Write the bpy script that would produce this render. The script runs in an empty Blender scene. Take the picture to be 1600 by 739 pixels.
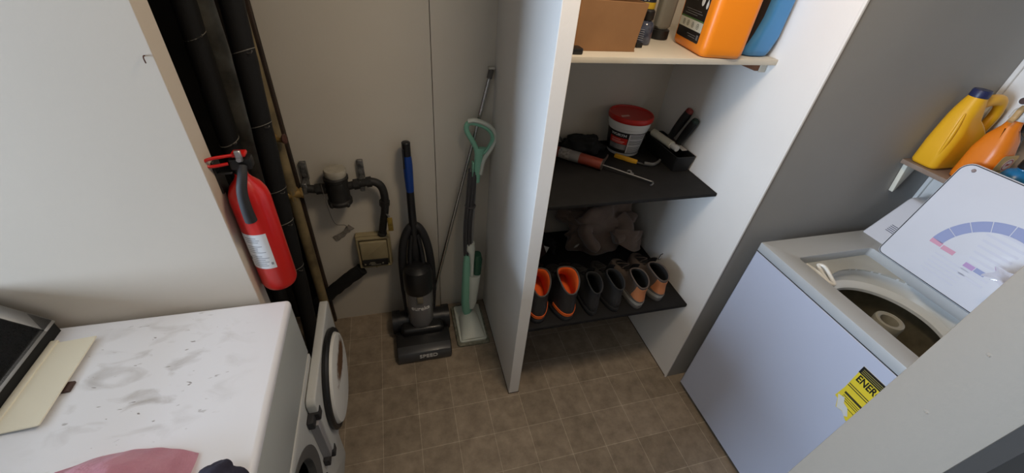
import bpy, bmesh, math, random
from mathutils import Vector, Matrix, Euler, noise
random.seed(7)
S = bpy.context.scene
COL = S.collection
PI = math.pi

# ------------------------------------------------------------------ camera
cam_data = bpy.data.cameras.new('camera')
cam = bpy.data.objects.new('camera', cam_data)
COL.objects.link(cam)
YAW, PITCH, ROLL, FPX, CAM_H = 0.319676, 0.656769, -0.101682, 635.106, 1.75
fw = Vector((math.sin(YAW)*math.cos(PITCH), math.cos(YAW)*math.cos(PITCH), -math.sin(PITCH)))
rt = Vector((math.cos(YAW), -math.sin(YAW), 0))
dn = fw.cross(rt)
r2 = rt*math.cos(ROLL) + dn*math.sin(ROLL)
d2 = -rt*math.sin(ROLL) + dn*math.cos(ROLL)
m = Matrix.Identity(4)
for i in range(3):
    m[i][0], m[i][1], m[i][2] = r2[i], -d2[i], -fw[i]
m.translation = (0, 0, CAM_H)
cam.matrix_world = m
cam_data.sensor_fit = 'HORIZONTAL'
cam_data.sensor_width = 36
cam_data.lens = FPX/1600*36
cam_data.clip_start = 0.01
S.camera = cam

# ------------------------------------------------------------------ light and exposure
S.view_settings.view_transform = 'Standard'
S.view_settings.look = 'None'
S.view_settings.gamma = 1
S.view_settings.use_curve_mapping = False
S.view_settings.exposure = 0.0
world = bpy.data.worlds.new('daylight'); S.world = world; world.use_nodes = True
bg = world.node_tree.nodes['Background']
bg.inputs[0].default_value = (0.62, 0.76, 1.0, 1); bg.inputs[1].default_value = 1.0

def area(name, loc, target, sx, sy, power, col):
    d = bpy.data.lights.new(name, 'AREA'); d.shape = 'RECTANGLE'; d.size = sx; d.size_y = sy
    d.energy = power; d.color = col
    o = bpy.data.objects.new(name, d); COL.objects.link(o); o.location = loc
    o.rotation_euler = (Vector(target)-Vector(loc)).to_track_quat('-Z', 'Y').to_euler()
    return o
WIN_Y0, WIN_Y1, WIN_Z0, WIN_Z1, WIN_X = -0.75, 0.50, 0.95, 2.00, -3.2
area('window_daylight', (WIN_X-0.09, (WIN_Y0+WIN_Y1)/2, (WIN_Z0+WIN_Z1)/2), (1.2, 0.9, 0.6), WIN_Y1-WIN_Y0, WIN_Z1-WIN_Z0, 160, (0.63, 0.785, 1.0))
area('added_fill_light', (0.55, 0.62, 2.30), (0.55, 0.62, 0), 0.28, 0.28, 9, (1.0, 0.80, 0.58))  # added warm fill light, no known source overhead

# ------------------------------------------------------------------ materials
def lin(c):
    return tuple(((x/255)/12.92 if x/255 <= 0.04045 else ((x/255+0.055)/1.055)**2.4) for x in c)
MATS = {}
def mat(name, rgb, rough=0.5, metal=0.0, var=0.0, vscale=12, bump=0.0, bscale=60, trans=0.0, spec=0.5, coat=0.0, rgb2=None, sheen=0.0):
    if name in MATS: return MATS[name]
    M = bpy.data.materials.new(name); M.use_nodes = True
    nt = M.node_tree; N = nt.nodes; L = nt.links; p = N['Principled BSDF']
    c = lin(rgb)
    p.inputs['Base Color'].default_value = (*c, 1); p.inputs['Roughness'].default_value = rough
    p.inputs['Metallic'].default_value = metal; p.inputs['Specular IOR Level'].default_value = spec
    p.inputs['Transmission Weight'].default_value = trans; p.inputs['Coat Weight'].default_value = coat
    p.inputs['Sheen Weight'].default_value = sheen
    tc = N.new('ShaderNodeTexCoord')
    if var > 0 or rgb2:
        nz = N.new('ShaderNodeTexNoise'); nz.inputs['Scale'].default_value = vscale; nz.inputs['Detail'].default_value = 6
        L.new(tc.outputs['Object'], nz.inputs['Vector'])
        r = N.new('ShaderNodeValToRGB'); r.color_ramp.elements[0].position = 0.32; r.color_ramp.elements[1].position = 0.68
        c2 = lin(rgb2) if rgb2 else tuple(x*(1-var) for x in c)
        c1 = c if rgb2 else tuple(min(1, x*(1+var*0.6)) for x in c)
        r.color_ramp.elements[0].color = (*c2, 1); r.color_ramp.elements[1].color = (*c1, 1)
        L.new(nz.outputs['Fac'], r.inputs[0]); L.new(r.outputs[0], p.inputs['Base Color'])
    if bump > 0:
        nb = N.new('ShaderNodeTexNoise'); nb.inputs['Scale'].default_value = bscale; nb.inputs['Detail'].default_value = 4
        L.new(tc.outputs['Object'], nb.inputs['Vector'])
        b = N.new('ShaderNodeBump'); b.inputs['Strength'].default_value = bump; b.inputs['Distance'].default_value = 0.004
        L.new(nb.outputs['Fac'], b.inputs['Height']); L.new(b.outputs[0], p.inputs['Normal'])
    MATS[name] = M
    return M

# ------------------------------------------------------------------ mesh builder
def V(*a): return Vector(a)
def frame(z, x=None):
    z = Vector(z).normalized()
    if x is None:
        x = Vector((1, 0, 0)) if abs(z.x) < 0.9 else Vector((0, 1, 0))
    x = Vector(x); x = (x - z*x.dot(z)).normalized(); y = z.cross(x)
    return Matrix(((x.x, y.x, z.x), (x.y, y.y, z.y), (x.z, y.z, z.z))).to_4x4()
class B:
    def __init__(s): s.bm = bmesh.new()
    def box(s, lo, hi, bev=0.0, seg=2, M=None):
        lo = Vector(lo); hi = Vector(hi); c = (lo+hi)/2; d = hi-lo
        r = bmesh.ops.create_cube(s.bm, size=1, matrix=(M or Matrix.Identity(4)) @ Matrix.Translation(c) @ Matrix.Diagonal((*d, 1)))
        if bev > 0:
            es = list({e for v in r['verts'] for e in v.link_edges})
            bmesh.ops.bevel(s.bm, geom=es, offset=bev, segments=seg, affect='EDGES', profile=0.5)
        return s
    def loft(s, rings, cap0=True, cap1=True, closed=True):
        vs = [[s.bm.verts.new(p) for p in r] for r in rings]
        n = len(vs[0])
        for a, b in zip(vs, vs[1:]):
            for i in range(n if closed else n-1):
                j = (i+1) % n
                try: s.bm.faces.new((a[i], a[j], b[j], b[i]))
                except ValueError: pass
        if closed:
            if cap0: s.bm.faces.new(vs[0][::-1])
            if cap1: s.bm.faces.new(vs[-1])
        return s
    def cyl(s, p0, p1, r0, r1=None, n=24, cap=True):
        p0 = Vector(p0); p1 = Vector(p1); F = frame(p1-p0); r1 = r0 if r1 is None else r1
        def ring(p, r): return [p + F.to_3x3() @ Vector((r*math.cos(2*PI*i/n), r*math.sin(2*PI*i/n), 0)) for i in range(n)]
        return s.loft([ring(p0, r0), ring(p1, r1)], cap, cap)
    def lathe(s, prof, loc=(0, 0, 0), axis=(0, 0, 1), n=36, cap0=True, cap1=True, sx=1, sy=1, x=None):
        F = frame(axis, x).to_3x3(); loc = Vector(loc)
        rings = [[loc + F @ Vector((max(r, 1e-5)*sx*math.cos(2*PI*i/n), max(r, 1e-5)*sy*math.sin(2*PI*i/n), z)) for i in range(n)] for r, z in prof]
        return s.loft(rings, cap0, cap1)
    def tube(s, pts, r, n=12, sub=8, closed=False, cap=True, flat=1.0, up=(0, 0, 1)):
        pts = [Vector(p) for p in pts]
        if sub > 1 and len(pts) > 2: pts, tt = spline(pts, sub, closed)
        else: tt = [i/(max(1, len(pts)-1)) for i in range(len(pts))]
        k = len(pts); rings = []; px = None
        for i, p in enumerate(pts):
            if closed: t = pts[(i+1) % k]-pts[i-1]
            else: t = pts[min(k-1, i+1)]-pts[max(0, i-1)]
            F = frame(t, px if px is not None else (up if abs(Vector(up).normalized().dot(t.normalized())) < 0.95 else (1, 0, 0)))
            px = F.to_3x3() @ Vector((1, 0, 0))
            rr = r(tt[i]) if callable(r) else r
            rings.append([p + F.to_3x3() @ Vector((rr*math.cos(2*PI*j/n), rr*flat*math.sin(2*PI*j/n), 0)) for j in range(n)])
        if closed: rings.append(rings[0]); return s.loft(rings, False, False)
        return s.loft(rings, cap, cap)
    def prism(s, poly, M=None, h=0.01, bev=0.0, seg=2, holes=()):
        """polygon in the xy of M, extruded along +z of M by h"""
        M = M or Matrix.Identity(4); b = bmesh.new(); es = []
        for lp in (poly, *holes):
            vs = [b.verts.new((p[0], p[1], 0)) for p in lp]
            es += [b.edges.new((vs[i], vs[(i+1) % len(vs)])) for i in range(len(vs))]
        if holes: bmesh.ops.triangle_fill(b, use_beauty=True, edges=es)
        else: b.faces.new(b.verts[:])
        bmesh.ops.recalc_face_normals(b, faces=b.faces[:])
        fs = b.faces[:]
        if abs(h) > 0:
            r = bmesh.ops.extrude_face_region(b, geom=fs)
            for v in r['geom']:
                if isinstance(v, bmesh.types.BMVert): v.co.z += h
        bmesh.ops.recalc_face_normals(b, faces=b.faces[:])
        if bev > 0:
            sh = [e for e in b.edges if len(e.link_faces) == 2 and e.calc_face_angle(0) > 0.6]
            bmesh.ops.bevel(b, geom=sh, offset=bev, segments=seg, affect='EDGES', profile=0.5)
        b.transform(M); me = bpy.data.meshes.new('t'); b.to_mesh(me); b.free(); s.bm.from_mesh(me); bpy.data.meshes.remove(me)
        return s
    def grid(s, f, nu=12, nv=12, thick=0.0):
        vs = [[s.bm.verts.new(f(i/nu, j/nv)) for j in range(nv+1)] for i in range(nu+1)]
        fs = [s.bm.faces.new((vs[i][j], vs[i+1][j], vs[i+1][j+1], vs[i][j+1])) for i in range(nu) for j in range(nv)]
        if thick:
            bmesh.ops.solidify(s.bm, geom=fs, thickness=thick)
        return s
    def ball(s, c, r, M=None, sub=3):
        r = r if hasattr(r, '__len__') else (r, r, r)
        bmesh.ops.create_icosphere(s.bm, subdivisions=sub, radius=1, matrix=Matrix.Translation(Vector(c)) @ (M or Matrix.Identity(4)) @ Matrix.Diagonal((*r, 1)))
        return s
    def noise(s, amp, scale, seed=0.0):
        s.bm.normal_update()
        for v in s.bm.verts:
            v.co += v.normal * amp * noise.noise(v.co*scale + Vector((seed, seed*1.7, 0)))
        return s
    def out(s, name, m, parent=None, smooth=38, recalc=True):
        if recalc: bmesh.ops.recalc_face_normals(s.bm, faces=s.bm.faces[:])
        a = math.radians(smooth)
        for f in s.bm.faces: f.smooth = smooth > 0
        for e in s.bm.edges:
            if len(e.link_faces) == 2: e.smooth = e.calc_face_angle(0) < a
        if parent is not None: s.bm.transform(Matrix.Translation(-WORLD.get(parent.name, Vector((0, 0, 0)))))
        me = bpy.data.meshes.new(name); s.bm.to_mesh(me); s.bm.free()
        o = bpy.data.objects.new(name, me); COL.objects.link(o)
        for k in (m if isinstance(m, (list, tuple)) else [m]): me.materials.append(k)
        if parent is not None:
            o.parent = parent
            WORLD[o.name] = WORLD.get(parent.name, Vector((0, 0, 0)))
        return o
WORLD = {}
def spline(pts, sub, closed=False):
    n = len(pts); out = []; tt = []
    segs = n if closed else n-1
    for i in range(segs):
        if closed: a, b, c, d = pts[i-1], pts[i], pts[(i+1) % n], pts[(i+2) % n]
        else: a, b, c, d = pts[max(0, i-1)], pts[i], pts[i+1], pts[min(n-1, i+2)]
        for k in range(sub):
            t = k/sub
            out.append(0.5*((2*b)+(c-a)*t+(2*a-5*b+4*c-d)*t*t+(3*b-a-3*c+d)*t**3)); tt.append((i+t)/segs)
    if not closed: out.append(pts[-1]); tt.append(1.0)
    return out, tt
def thing(name, label, cat, loc=(0, 0, 0), group=None):
    o = bpy.data.objects.new(name, None); COL.objects.link(o); o.location = loc
    o.empty_display_size = 0.05
    WORLD[o.name] = Vector(loc)
    return tag(o, label, cat, group)
def tag(o, label, cat, group=None, kind=None):
    o['label'] = label; o['category'] = cat
    if group: o['group'] = group
    if kind: o['kind'] = kind
    return o
def struct(o, label=None):
    o['kind'] = 'structure'
    if label: o['label'] = label
    return o
def rrect(x0, y0, x1, y1, r, n=6):
    r = r if hasattr(r, '__len__') else (r, r, r, r)
    pts = []
    for (cx, cy, a, q) in ((x1-r[0], y0+r[0], -PI/2, r[0]), (x1-r[1], y1-r[1], 0, r[1]), (x0+r[2], y1-r[2], PI/2, r[2]), (x0+r[3], y0+r[3], PI, r[3])):
        for k in range(n+1): pts.append((cx+q*math.cos(a+PI/2*k/n), cy+q*math.sin(a+PI/2*k/n)))
    return pts
def circ(cx, cy, r, n=48): return [(cx+r*math.cos(2*PI*i/n), cy+r*math.sin(2*PI*i/n)) for i in range(n)]
def axes(o, x, y):
    """matrix with origin o, x and y axes as given"""
    x = Vector(x).normalized(); z = x.cross(Vector(y)).normalized(); y = z.cross(x)
    M = Matrix(((x.x, y.x, z.x), (x.y, y.y, z.y), (x.z, y.z, z.z))).to_4x4(); M.translation = Vector(o)
    return M
def text(name, body, size, M, m, parent, extrude=0.0004, bend=None, sx=1.0, shear=0.0, offset=0.0):
    cu = bpy.data.curves.new('lettering', 'FONT'); cu.body = body; cu.size = size; cu.extrude = extrude
    cu.align_x = 'CENTER'; cu.align_y = 'CENTER'; cu.resolution_u = 3; cu.shear = shear; cu.offset = offset
    o = bpy.data.objects.new('lettering_curve', cu); COL.objects.link(o)
    dg = bpy.context.evaluated_depsgraph_get()
    me = bpy.data.meshes.new_from_object(o.evaluated_get(dg))
    bpy.data.objects.remove(o); bpy.data.curves.remove(cu)
    b = B(); b.bm.from_mesh(me); bpy.data.meshes.remove(me)
    for v in b.bm.verts: v.co.x *= sx
    if bend:
        for v in b.bm.verts:
            a = v.co.x/bend
            v.co = Vector((bend*math.sin(a), v.co.y, bend*math.cos(a)-bend+v.co.z))
    b.bm.transform(M)
    return b.out(name, m, parent, smooth=0, recalc=False)

# ================================================================== the setting
def wall_mat(name, rgb, rgb2, bump=0.06):
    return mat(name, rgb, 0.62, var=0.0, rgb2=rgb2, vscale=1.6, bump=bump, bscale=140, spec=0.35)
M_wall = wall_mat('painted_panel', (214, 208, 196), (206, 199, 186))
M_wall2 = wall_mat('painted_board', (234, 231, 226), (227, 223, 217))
M_shaded_return = wall_mat('shaded_return_paint', (160, 158, 153), (152, 150, 145))  # shade of the return behind the washer, put into its colour
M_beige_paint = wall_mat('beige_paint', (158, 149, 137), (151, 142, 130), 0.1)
M_cream = wall_mat('cream_paint', (206, 194, 178), (200, 188, 172), 0.03)
M_ceil = mat('ceiling_paint', (220, 214, 204), 0.8)
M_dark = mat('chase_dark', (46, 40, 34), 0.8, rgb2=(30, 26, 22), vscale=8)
M_timber = mat('old_timber', (62, 46, 34), 0.75, rgb2=(38, 28, 22), vscale=14)
M_hall = mat('hall_paint', (120, 112, 102), 0.8)

def floor_material():
    M = bpy.data.materials.new('vinyl_tile'); M.use_nodes = True
    nt = M.node_tree; N = nt.nodes; L = nt.links; p = N['Principled BSDF']
    tc = N.new('ShaderNodeTexCoord'); mp = N.new('ShaderNodeMapping')
    mp.inputs['Location'].default_value = (-0.744+0.1533*20, -0.822+0.1562*20, 0)
    L.new(tc.outputs['Object'], mp.inputs['Vector'])
    br = N.new('ShaderNodeTexBrick'); br.offset = 0; br.squash = 1
    br.inputs['Scale'].default_value = 1; br.inputs['Brick Width'].default_value = 0.1533; br.inputs['Row Height'].default_value = 0.1562
    br.inputs['Mortar Size'].default_value = 0.0014; br.inputs['Mortar Smooth'].default_value = 0.35; br.inputs['Bias'].default_value = 0
    br.inputs['Color1'].default_value = (*lin((142, 129, 112)), 1); br.inputs['Color2'].default_value = (*lin((157, 143, 126)), 1)
    br.inputs['Mortar'].default_value = (*lin((186, 173, 154)), 1)
    L.new(mp.outputs[0], br.inputs['Vector'])
    n1 = N.new('ShaderNodeTexNoise'); n1.inputs['Scale'].default_value = 16; n1.inputs['Detail'].default_value = 8; n1.inputs['Roughness'].default_value = 0.65
    L.new(tc.outputs['Object'], n1.inputs['Vector'])
    r1 = N.new('ShaderNodeValToRGB'); r1.color_ramp.elements[0].position = 0.3; r1.color_ramp.elements[1].position = 0.72
    r1.color_ramp.elements[0].color = (0.62, 0.60, 0.57, 1); r1.color_ramp.elements[1].color = (1.22, 1.2, 1.16, 1)
    L.new(n1.outputs['Fac'], r1.inputs[0])
    mx = N.new('ShaderNodeMix'); mx.data_type = 'RGBA'; mx.blend_type = 'MULTIPLY'; mx.inputs[0].default_value = 0.9
    L.new(br.outputs['Color'], mx.inputs[6]); L.new(r1.outputs[0], mx.inputs[7]); L.new(mx.outputs[2], p.inputs['Base Color'])
    p.inputs['Roughness'].default_value = 0.5; p.inputs['Specular IOR Level'].default_value = 0.35
    bp = N.new('ShaderNodeBump'); bp.inputs['Strength'].default_value = 0.25; bp.inputs['Distance'].default_value = 0.0015
    L.new(br.outputs['Fac'], bp.inputs['Height']); bp.invert = True; L.new(bp.outputs[0], p.inputs['Normal'])
    return M
ROOM_X0, ROOM_X1, ROOM_H, BACK = -3.2, 1.985, 2.36, 1.603
struct(B().box((ROOM_X0-0.1, -1.7, -0.08), (ROOM_X1+0.1, 1.76, 0)).out('floor', floor_material(), smooth=0))
struct(B().box((ROOM_X0-0.1, -1.7, ROOM_H), (ROOM_X1+0.1, 1.76, ROOM_H+0.08)).out('ceiling', M_ceil, smooth=0))
# back wall: two boards meeting in a narrow groove
SEAM = 0.148
struct(B().box((-0.402, BACK, 0), (SEAM-0.0012, BACK+0.03, ROOM_H), 0.0008, 1).box((SEAM+0.0012, BACK, 0), (1.30, BACK+0.03, ROOM_H), 0.0008, 1)
       .box((-0.402, BACK+0.03, 0), (1.30, BACK+0.06, ROOM_H)).out('wall_back', M_wall, smooth=0))
struct(B().box((-0.80, 1.655, 0), (-0.402, 1.70, ROOM_H)).box((-0.84, 0.93, 0), (-0.80, 1.70, ROOM_H)).out('wall_recess', M_dark, smooth=0))
struct(B().box((-0.440, 1.585, 0), (-0.402, 1.655, ROOM_H), 0.003, 1).out('trim_1', M_timber, smooth=0))
struct(B().box((ROOM_X0, 0.872, 0), (-0.391, 0.93, ROOM_H), 0.0015, 1).out('wall_left', M_cream, smooth=0))
# window wall behind the dryer
wy0, wy1 = -1.7, 0.93
Mw = axes((ROOM_X0, 0, 0), (0, 1, 0), (0, 0, 1))
struct(B().prism([(wy0, 0), (wy1, 0), (wy1, ROOM_H), (wy0, ROOM_H)], Mw, -0.1, holes=[[(WIN_Y0, WIN_Z0), (WIN_Y1, WIN_Z0), (WIN_Y1, WIN_Z1), (WIN_Y0, WIN_Z1)]]).out('wall_window', M_wall2, smooth=0))
wf = struct(B().prism([(WIN_Y0, WIN_Z0), (WIN_Y1, WIN_Z0), (WIN_Y1, WIN_Z1), (WIN_Y0, WIN_Z1)], axes((ROOM_X0-0.03, 0, 0), (0, 1, 0), (0, 0, 1)), -0.03,
            holes=[[(WIN_Y0+.025, WIN_Z0+.025), (WIN_Y1-.025, WIN_Z0+.025), (WIN_Y1-.025, WIN_Z1-.025), (WIN_Y0+.025, WIN_Z1-.025)]]).out('window_1', mat('window_vinyl', (235, 236, 236), 0.4), smooth=0))
pm = bpy.data.materials.new('clear_pane'); pm.use_nodes = True
_n = pm.node_tree.nodes; _l = pm.node_tree.links; _n.remove(_n['Principled BSDF'])
_t = _n.new('ShaderNodeBsdfTransparent'); _g = _n.new('ShaderNodeBsdfGlossy'); _g.inputs['Roughness'].default_value = 0.03; _m = _n.new('ShaderNodeMixShader'); _m.inputs[0].default_value = 0.05
_l.new(_t.outputs[0], _m.inputs[1]); _l.new(_g.outputs[0], _m.inputs[2]); _l.new(_m.outputs[0], _n['Material Output'].inputs['Surface'])
B().box((ROOM_X0-0.046, WIN_Y0+.025, WIN_Z0+.025), (ROOM_X0-0.042, WIN_Y1-.025, WIN_Z1-.025)).out('pane', pm, wf, smooth=0)
B().box((ROOM_X0-0.056, (WIN_Y0+WIN_Y1)/2-0.015, WIN_Z0+.025), (ROOM_X0-0.032, (WIN_Y0+WIN_Y1)/2+0.015, WIN_Z1-.025), 0.003, 1).out('mullion', MATS['window_vinyl'], wf)
cl_ = struct(B().lathe([(0.15, ROOM_H), (0.15, ROOM_H-0.015), (0.14, ROOM_H-0.02)], (0.55, 0.62, 0), n=40).out('added_ceiling_lamp', MATS['window_vinyl']))  # made-up fixture, added to carry the warm fill light
gm_ = mat('added_lamp_glow', (250, 240, 220), 0.4); gm_.node_tree.nodes['Principled BSDF'].inputs['Emission Color'].default_value = (1, 0.82, 0.6, 1); gm_.node_tree.nodes['Principled BSDF'].inputs['Emission Strength'].default_value = 2.0  # glow for the added fixture
B().lathe([(0.138, ROOM_H-0.018), (0.12, ROOM_H-0.036), (0.07, ROOM_H-0.048), (0.0, ROOM_H-0.052)], (0.55, 0.62, 0), n=40).out('added_diffuser', gm_, cl_)
# divider between the broom corner and the shelves
struct(B().box((0.391, 0.992, 0), (0.4375, BACK, ROOM_H), 0.002, 2).out('wall_middle', M_wall2, smooth=0))
# block of wall right of the shelves, its front returning behind the washer
struct(B().box((1.190, 0.919, 0), (1.30, 1.70, ROOM_H), 0.0015, 1).out('wall_side', M_wall2, smooth=0))
struct(B().box((1.1965, 0.917, 0), (2.09, 0.98, ROOM_H)).out('wall_return', M_shaded_return, smooth=0))
struct(B().box((1.187, 0.9135, 0), (1.196, 0.922, ROOM_H), 0.002, 2).out('trim_2', M_wall2, smooth=0))
M_grime = mat('grime_line', (58, 44, 34), 0.9, rgb2=(92, 74, 58), vscale=30)
struct(B().box((0.3885, 0.990, 0), (0.4400, BACK, 0.004), 0.0008, 1).out('baseboard_middle', M_grime))
struct(B().box((1.1875, 0.9165, 0), (1.1955, BACK, 0.004), 0.0008, 1).out('baseboard_side', M_grime))
struct(B().box((ROOM_X1, -1.7, 0), (ROOM_X1+0.1, 0.917, ROOM_H)).out('wall_right', M_wall2, smooth=0))
struct(B().box((ROOM_X1-0.012, 0.903, 0), (ROOM_X1, 0.917, ROOM_H), 0.003, 2).out('trim_3', M_wall2, smooth=0))
# front wall with the doorway the view comes through
PX = 0.62
fwb = B().box((PX, 0.0655, 0), (ROOM_X1, 0.166, ROOM_H), 0.002, 2)
for (y, z, r) in ((0.127, 1.408, 0.0032), (0.120, 1.298, 0.0036)):
    fwb.ball((PX, y, z), (0.0006, r*0.9, r*0.8), sub=2)
    fwb.ball((PX-0.0003, y-0.001, z-0.001), (0.0012, r*0.45, r*0.35), sub=2)
struct(fwb.out('wall_front', M_beige_paint))
struct(B().box((-0.62, 0.0655, 2.06), (PX, 0.166, ROOM_H)).out('wall_door', M_cream, smooth=0))
struct(B().box((ROOM_X0, -1.7, 0), (ROOM_X1, -1.6, ROOM_H)).out('wall_hall', M_hall, smooth=0))
struct(B().box((PX+0.001, 0.048, 0), (ROOM_X1, 0.0655, ROOM_H)).out('hall_side_sheet', mat('hall_side_dark', (58, 55, 52), 0.7), smooth=0))  # added thin dark sheet over the hall face of the front wall

# ================================================================== appliances
M_enamel = mat('white_enamel', (218, 220, 228), 0.32, coat=0.2, var=0.03, vscale=3)
M_enamel2 = mat('dull_enamel', (192, 193, 190), 0.5, var=0.05, vscale=4)
M_black = mat('black_plastic', (22, 22, 23), 0.45)
M_blackm = mat('black_matte', (15, 15, 15), 0.8)
M_rubber = mat('dark_rubber', (40, 40, 42), 0.7)
M_steel = mat('brushed_steel', (178, 178, 178), 0.38, metal=0.9)
M_chrome = mat('chrome', (205, 205, 205), 0.18, metal=1.0)

def scuffed_top():
    M = bpy.data.materials.new('scuffed_enamel'); M.use_nodes = True
    nt = M.node_tree; N = nt.nodes; L = nt.links; p = N['Principled BSDF']
    p.inputs['Roughness'].default_value = 0.36; p.inputs['Coat Weight'].default_value = 0.15
    tc = N.new('ShaderNodeTexCoord')
    def noise_ramp(scale, lo, hi, det=6, dist=0.6, stretch=(1, 1, 1), rot=0):
        mp = N.new('ShaderNodeMapping'); mp.inputs['Scale'].default_value = stretch; mp.inputs['Rotation'].default_value = (0, 0, rot)
        n = N.new('ShaderNodeTexNoise'); n.inputs['Scale'].default_value = scale; n.inputs['Detail'].default_value = det; n.inputs['Distortion'].default_value = dist
        r = N.new('ShaderNodeMapRange'); r.inputs[1].default_value = lo; r.inputs[2].default_value = hi
        L.new(tc.outputs['Object'], mp.inputs[0]); L.new(mp.outputs[0], n.inputs['Vector']); L.new(n.outputs['Fac'], r.inputs[0]); return r.outputs[0]
    def mul(a, b):
        q = N.new('ShaderNodeMath'); q.operation = 'MULTIPLY'; L.new(a, q.inputs[0]); L.new(b, q.inputs[1]); return q.outputs[0]
    # a worn patch near the wall side of the top (object coordinates, metres)
    ds = N.new('ShaderNodeVectorMath'); ds.operation = 'DISTANCE'; ds.inputs[1].default_value = (0.05, 0.16, 0.91)
    L.new(tc.outputs['Object'], ds.inputs[0])
    rg = N.new('ShaderNodeMapRange'); rg.inputs[1].default_value = 0.22; rg.inputs[2].default_value = 0.05; L.new(ds.outputs['Value'], rg.inputs[0])
    smear = mul(noise_ramp(13, 0.52, 0.86, stretch=(1, 1.9, 1), rot=0.5), rg.outputs[0])
    fleck = mul(noise_ramp(34, 0.685, 0.72, det=2, stretch=(1, 2.6, 1), rot=0.7), rg.outputs[0])
    base = (*lin((236, 237, 243)), 1)
    m1 = N.new('ShaderNodeMix'); m1.data_type = 'RGBA'; m1.inputs[6].default_value = base; m1.inputs[7].default_value = (*lin((150, 142, 136)), 1); L.new(smear, m1.inputs[0])
    m2 = N.new('ShaderNodeMix'); m2.data_type = 'RGBA'; m2.inputs[7].default_value = (*lin((84, 66, 58)), 1); L.new(m1.outputs[2], m2.inputs[6]); L.new(fleck, m2.inputs[0])
    L.new(m2.outputs[2], p.inputs['Base Color'])
    return M
def rusty(name, base, c, r):
    M = bpy.data.materials.new(name); M.use_nodes = True
    nt = M.node_tree; N = nt.nodes; L = nt.links; p = N['Principled BSDF']; p.inputs['Roughness'].default_value = 0.5
    tc = N.new('ShaderNodeTexCoord')
    sub = N.new('ShaderNodeVectorMath'); sub.operation = 'SUBTRACT'; sub.inputs[1].default_value = c; L.new(tc.outputs['Object'], sub.inputs[0])
    sc = N.new('ShaderNodeVectorMath'); sc.operation = 'MULTIPLY'; sc.inputs[1].default_value = (1, 1/r[1], 1/r[2]); L.new(sub.outputs[0], sc.inputs[0])
    ln = N.new('ShaderNodeVectorMath'); ln.operation = 'LENGTH'; L.new(sc.outputs[0], ln.inputs[0])
    n = N.new('ShaderNodeTexNoise'); n.inputs['Scale'].default_value = 45; n.inputs['Detail'].default_value = 5; L.new(tc.outputs['Object'], n.inputs['Vector'])
    a = N.new('ShaderNodeMath'); a.operation = 'ADD'; L.new(ln.outputs['Value'], a.inputs[0]); L.new(n.outputs['Fac'], a.inputs[1])
    rg = N.new('ShaderNodeMapRange'); rg.inputs[1].default_value = 1.6; rg.inputs[2].default_value = 1.25; L.new(a.outputs[0], rg.inputs[0])
    mx = N.new('ShaderNodeMix'); mx.data_type = 'RGBA'; mx.inputs[6].default_value = (*lin(base), 1); mx.inputs[7].default_value = (*lin((104, 74, 50)), 1)
    L.new(rg.outputs[0], mx.inputs[0]); L.new(mx.outputs[2], p.inputs['Base Color'])
    return M

# ---------------------------------------------------------------- dryer
DX, DY0, DY1, DZ = -0.318, 0.185, 0.862, 0.912
dry = thing('clothes_dryer', 'white front-loading clothes dryer with its round door swung open', 'dryer', (-0.62, 0.52, 0))
body = B().box((-1.03, DY0, 0.02), (DX-0.02, DY0+0.004, DZ-0.03), 0.001, 1).box((-1.03, DY1-0.004, 0.02), (DX-0.02, DY1, DZ-0.03), 0.001, 1).box((-1.03, DY0, 0.02), (-1.026, DY1, DZ-0.03), 0.001, 1).box((-1.03, DY0, 0.0), (DX-0.03, DY1, 0.03), 0.002, 1).out('cabinet', M_enamel, dry)
B().box((-1.03, DY0-0.002, DZ-0.030), (DX+0.003, DY1, DZ), 0.011, 4).out('top_panel', scuffed_top(), dry)
B().box((DX-0.02, DY0, 0.685), (DX, DY1, DZ-0.031), 0.004, 2).out('front_fascia', mat('shaded_fascia_enamel', (172, 176, 174), 0.45, var=0.04, vscale=5), dry)  # colour darkened for the shade on this side, turned from the window
HC = (0.475, 0.475)   # centre of the round opening in (y, z)
Mf = axes((DX-0.018, 0, 0), (0, 1, 0), (0, 0, 1))
B().prism(rrect(DY0, 0.035, DY1, 0.683, 0.012), Mf, 0.020, 0.003, 2, holes=[circ(HC[0], HC[1], 0.178)]).out('front_panel', M_enamel2, dry)
B().lathe([(0.150, -0.006), (0.153, 0.014), (0.178, 0.020), (0.186, 0.020), (0.186, 0.016)], (DX-0.016, HC[0], HC[1]), (1, 0, 0), 48, False, False).out('opening_ring', mat('ring_grey', (84, 84, 83), 0.6), dry)
B().lathe([(0.152, 0.006), (0.20, -0.02), (0.27, -0.05), (0.27, -0.50), (0.05, -0.51)], (DX-0.03, HC[0], HC[1]), (1, 0, 0), 40, False, True).out('drum', M_blackm, dry)
door = B().prism(rrect(0.700, 0.325, 1.098, 0.663, (0.03, 0.02, 0.02, 0.03)), axes((DX+0.004, 0, 0), (0, 1, 0), (0, 0, 1)), 0.026, 0.004, 3).out('door', M_enamel2, dry)
gc = (DX+0.030, 0.895, 0.492)
B().lathe([(0.150, -0.002), (0.163, 0.002), (0.166, 0.012), (0.162, 0.018), (0.154, 0.020), (0.148, 0.016), (0.147, 0.0)], gc, (1, 0, 0), 56, False, False).out('door_gasket', M_black, door)
B().lathe([(0.149, 0.0), (0.149, 0.018), (0.144, 0.027), (0.128, 0.031), (0.06, 0.033), (0.0, 0.033)], gc, (1, 0, 0), 56, True, True).out('inner_disc', rusty('rust_stained_white', (214, 213, 208), (DX+0.05+0.62, 0.925-0.52, 0.545), (1, 0.095, 0.040)), door)
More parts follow.
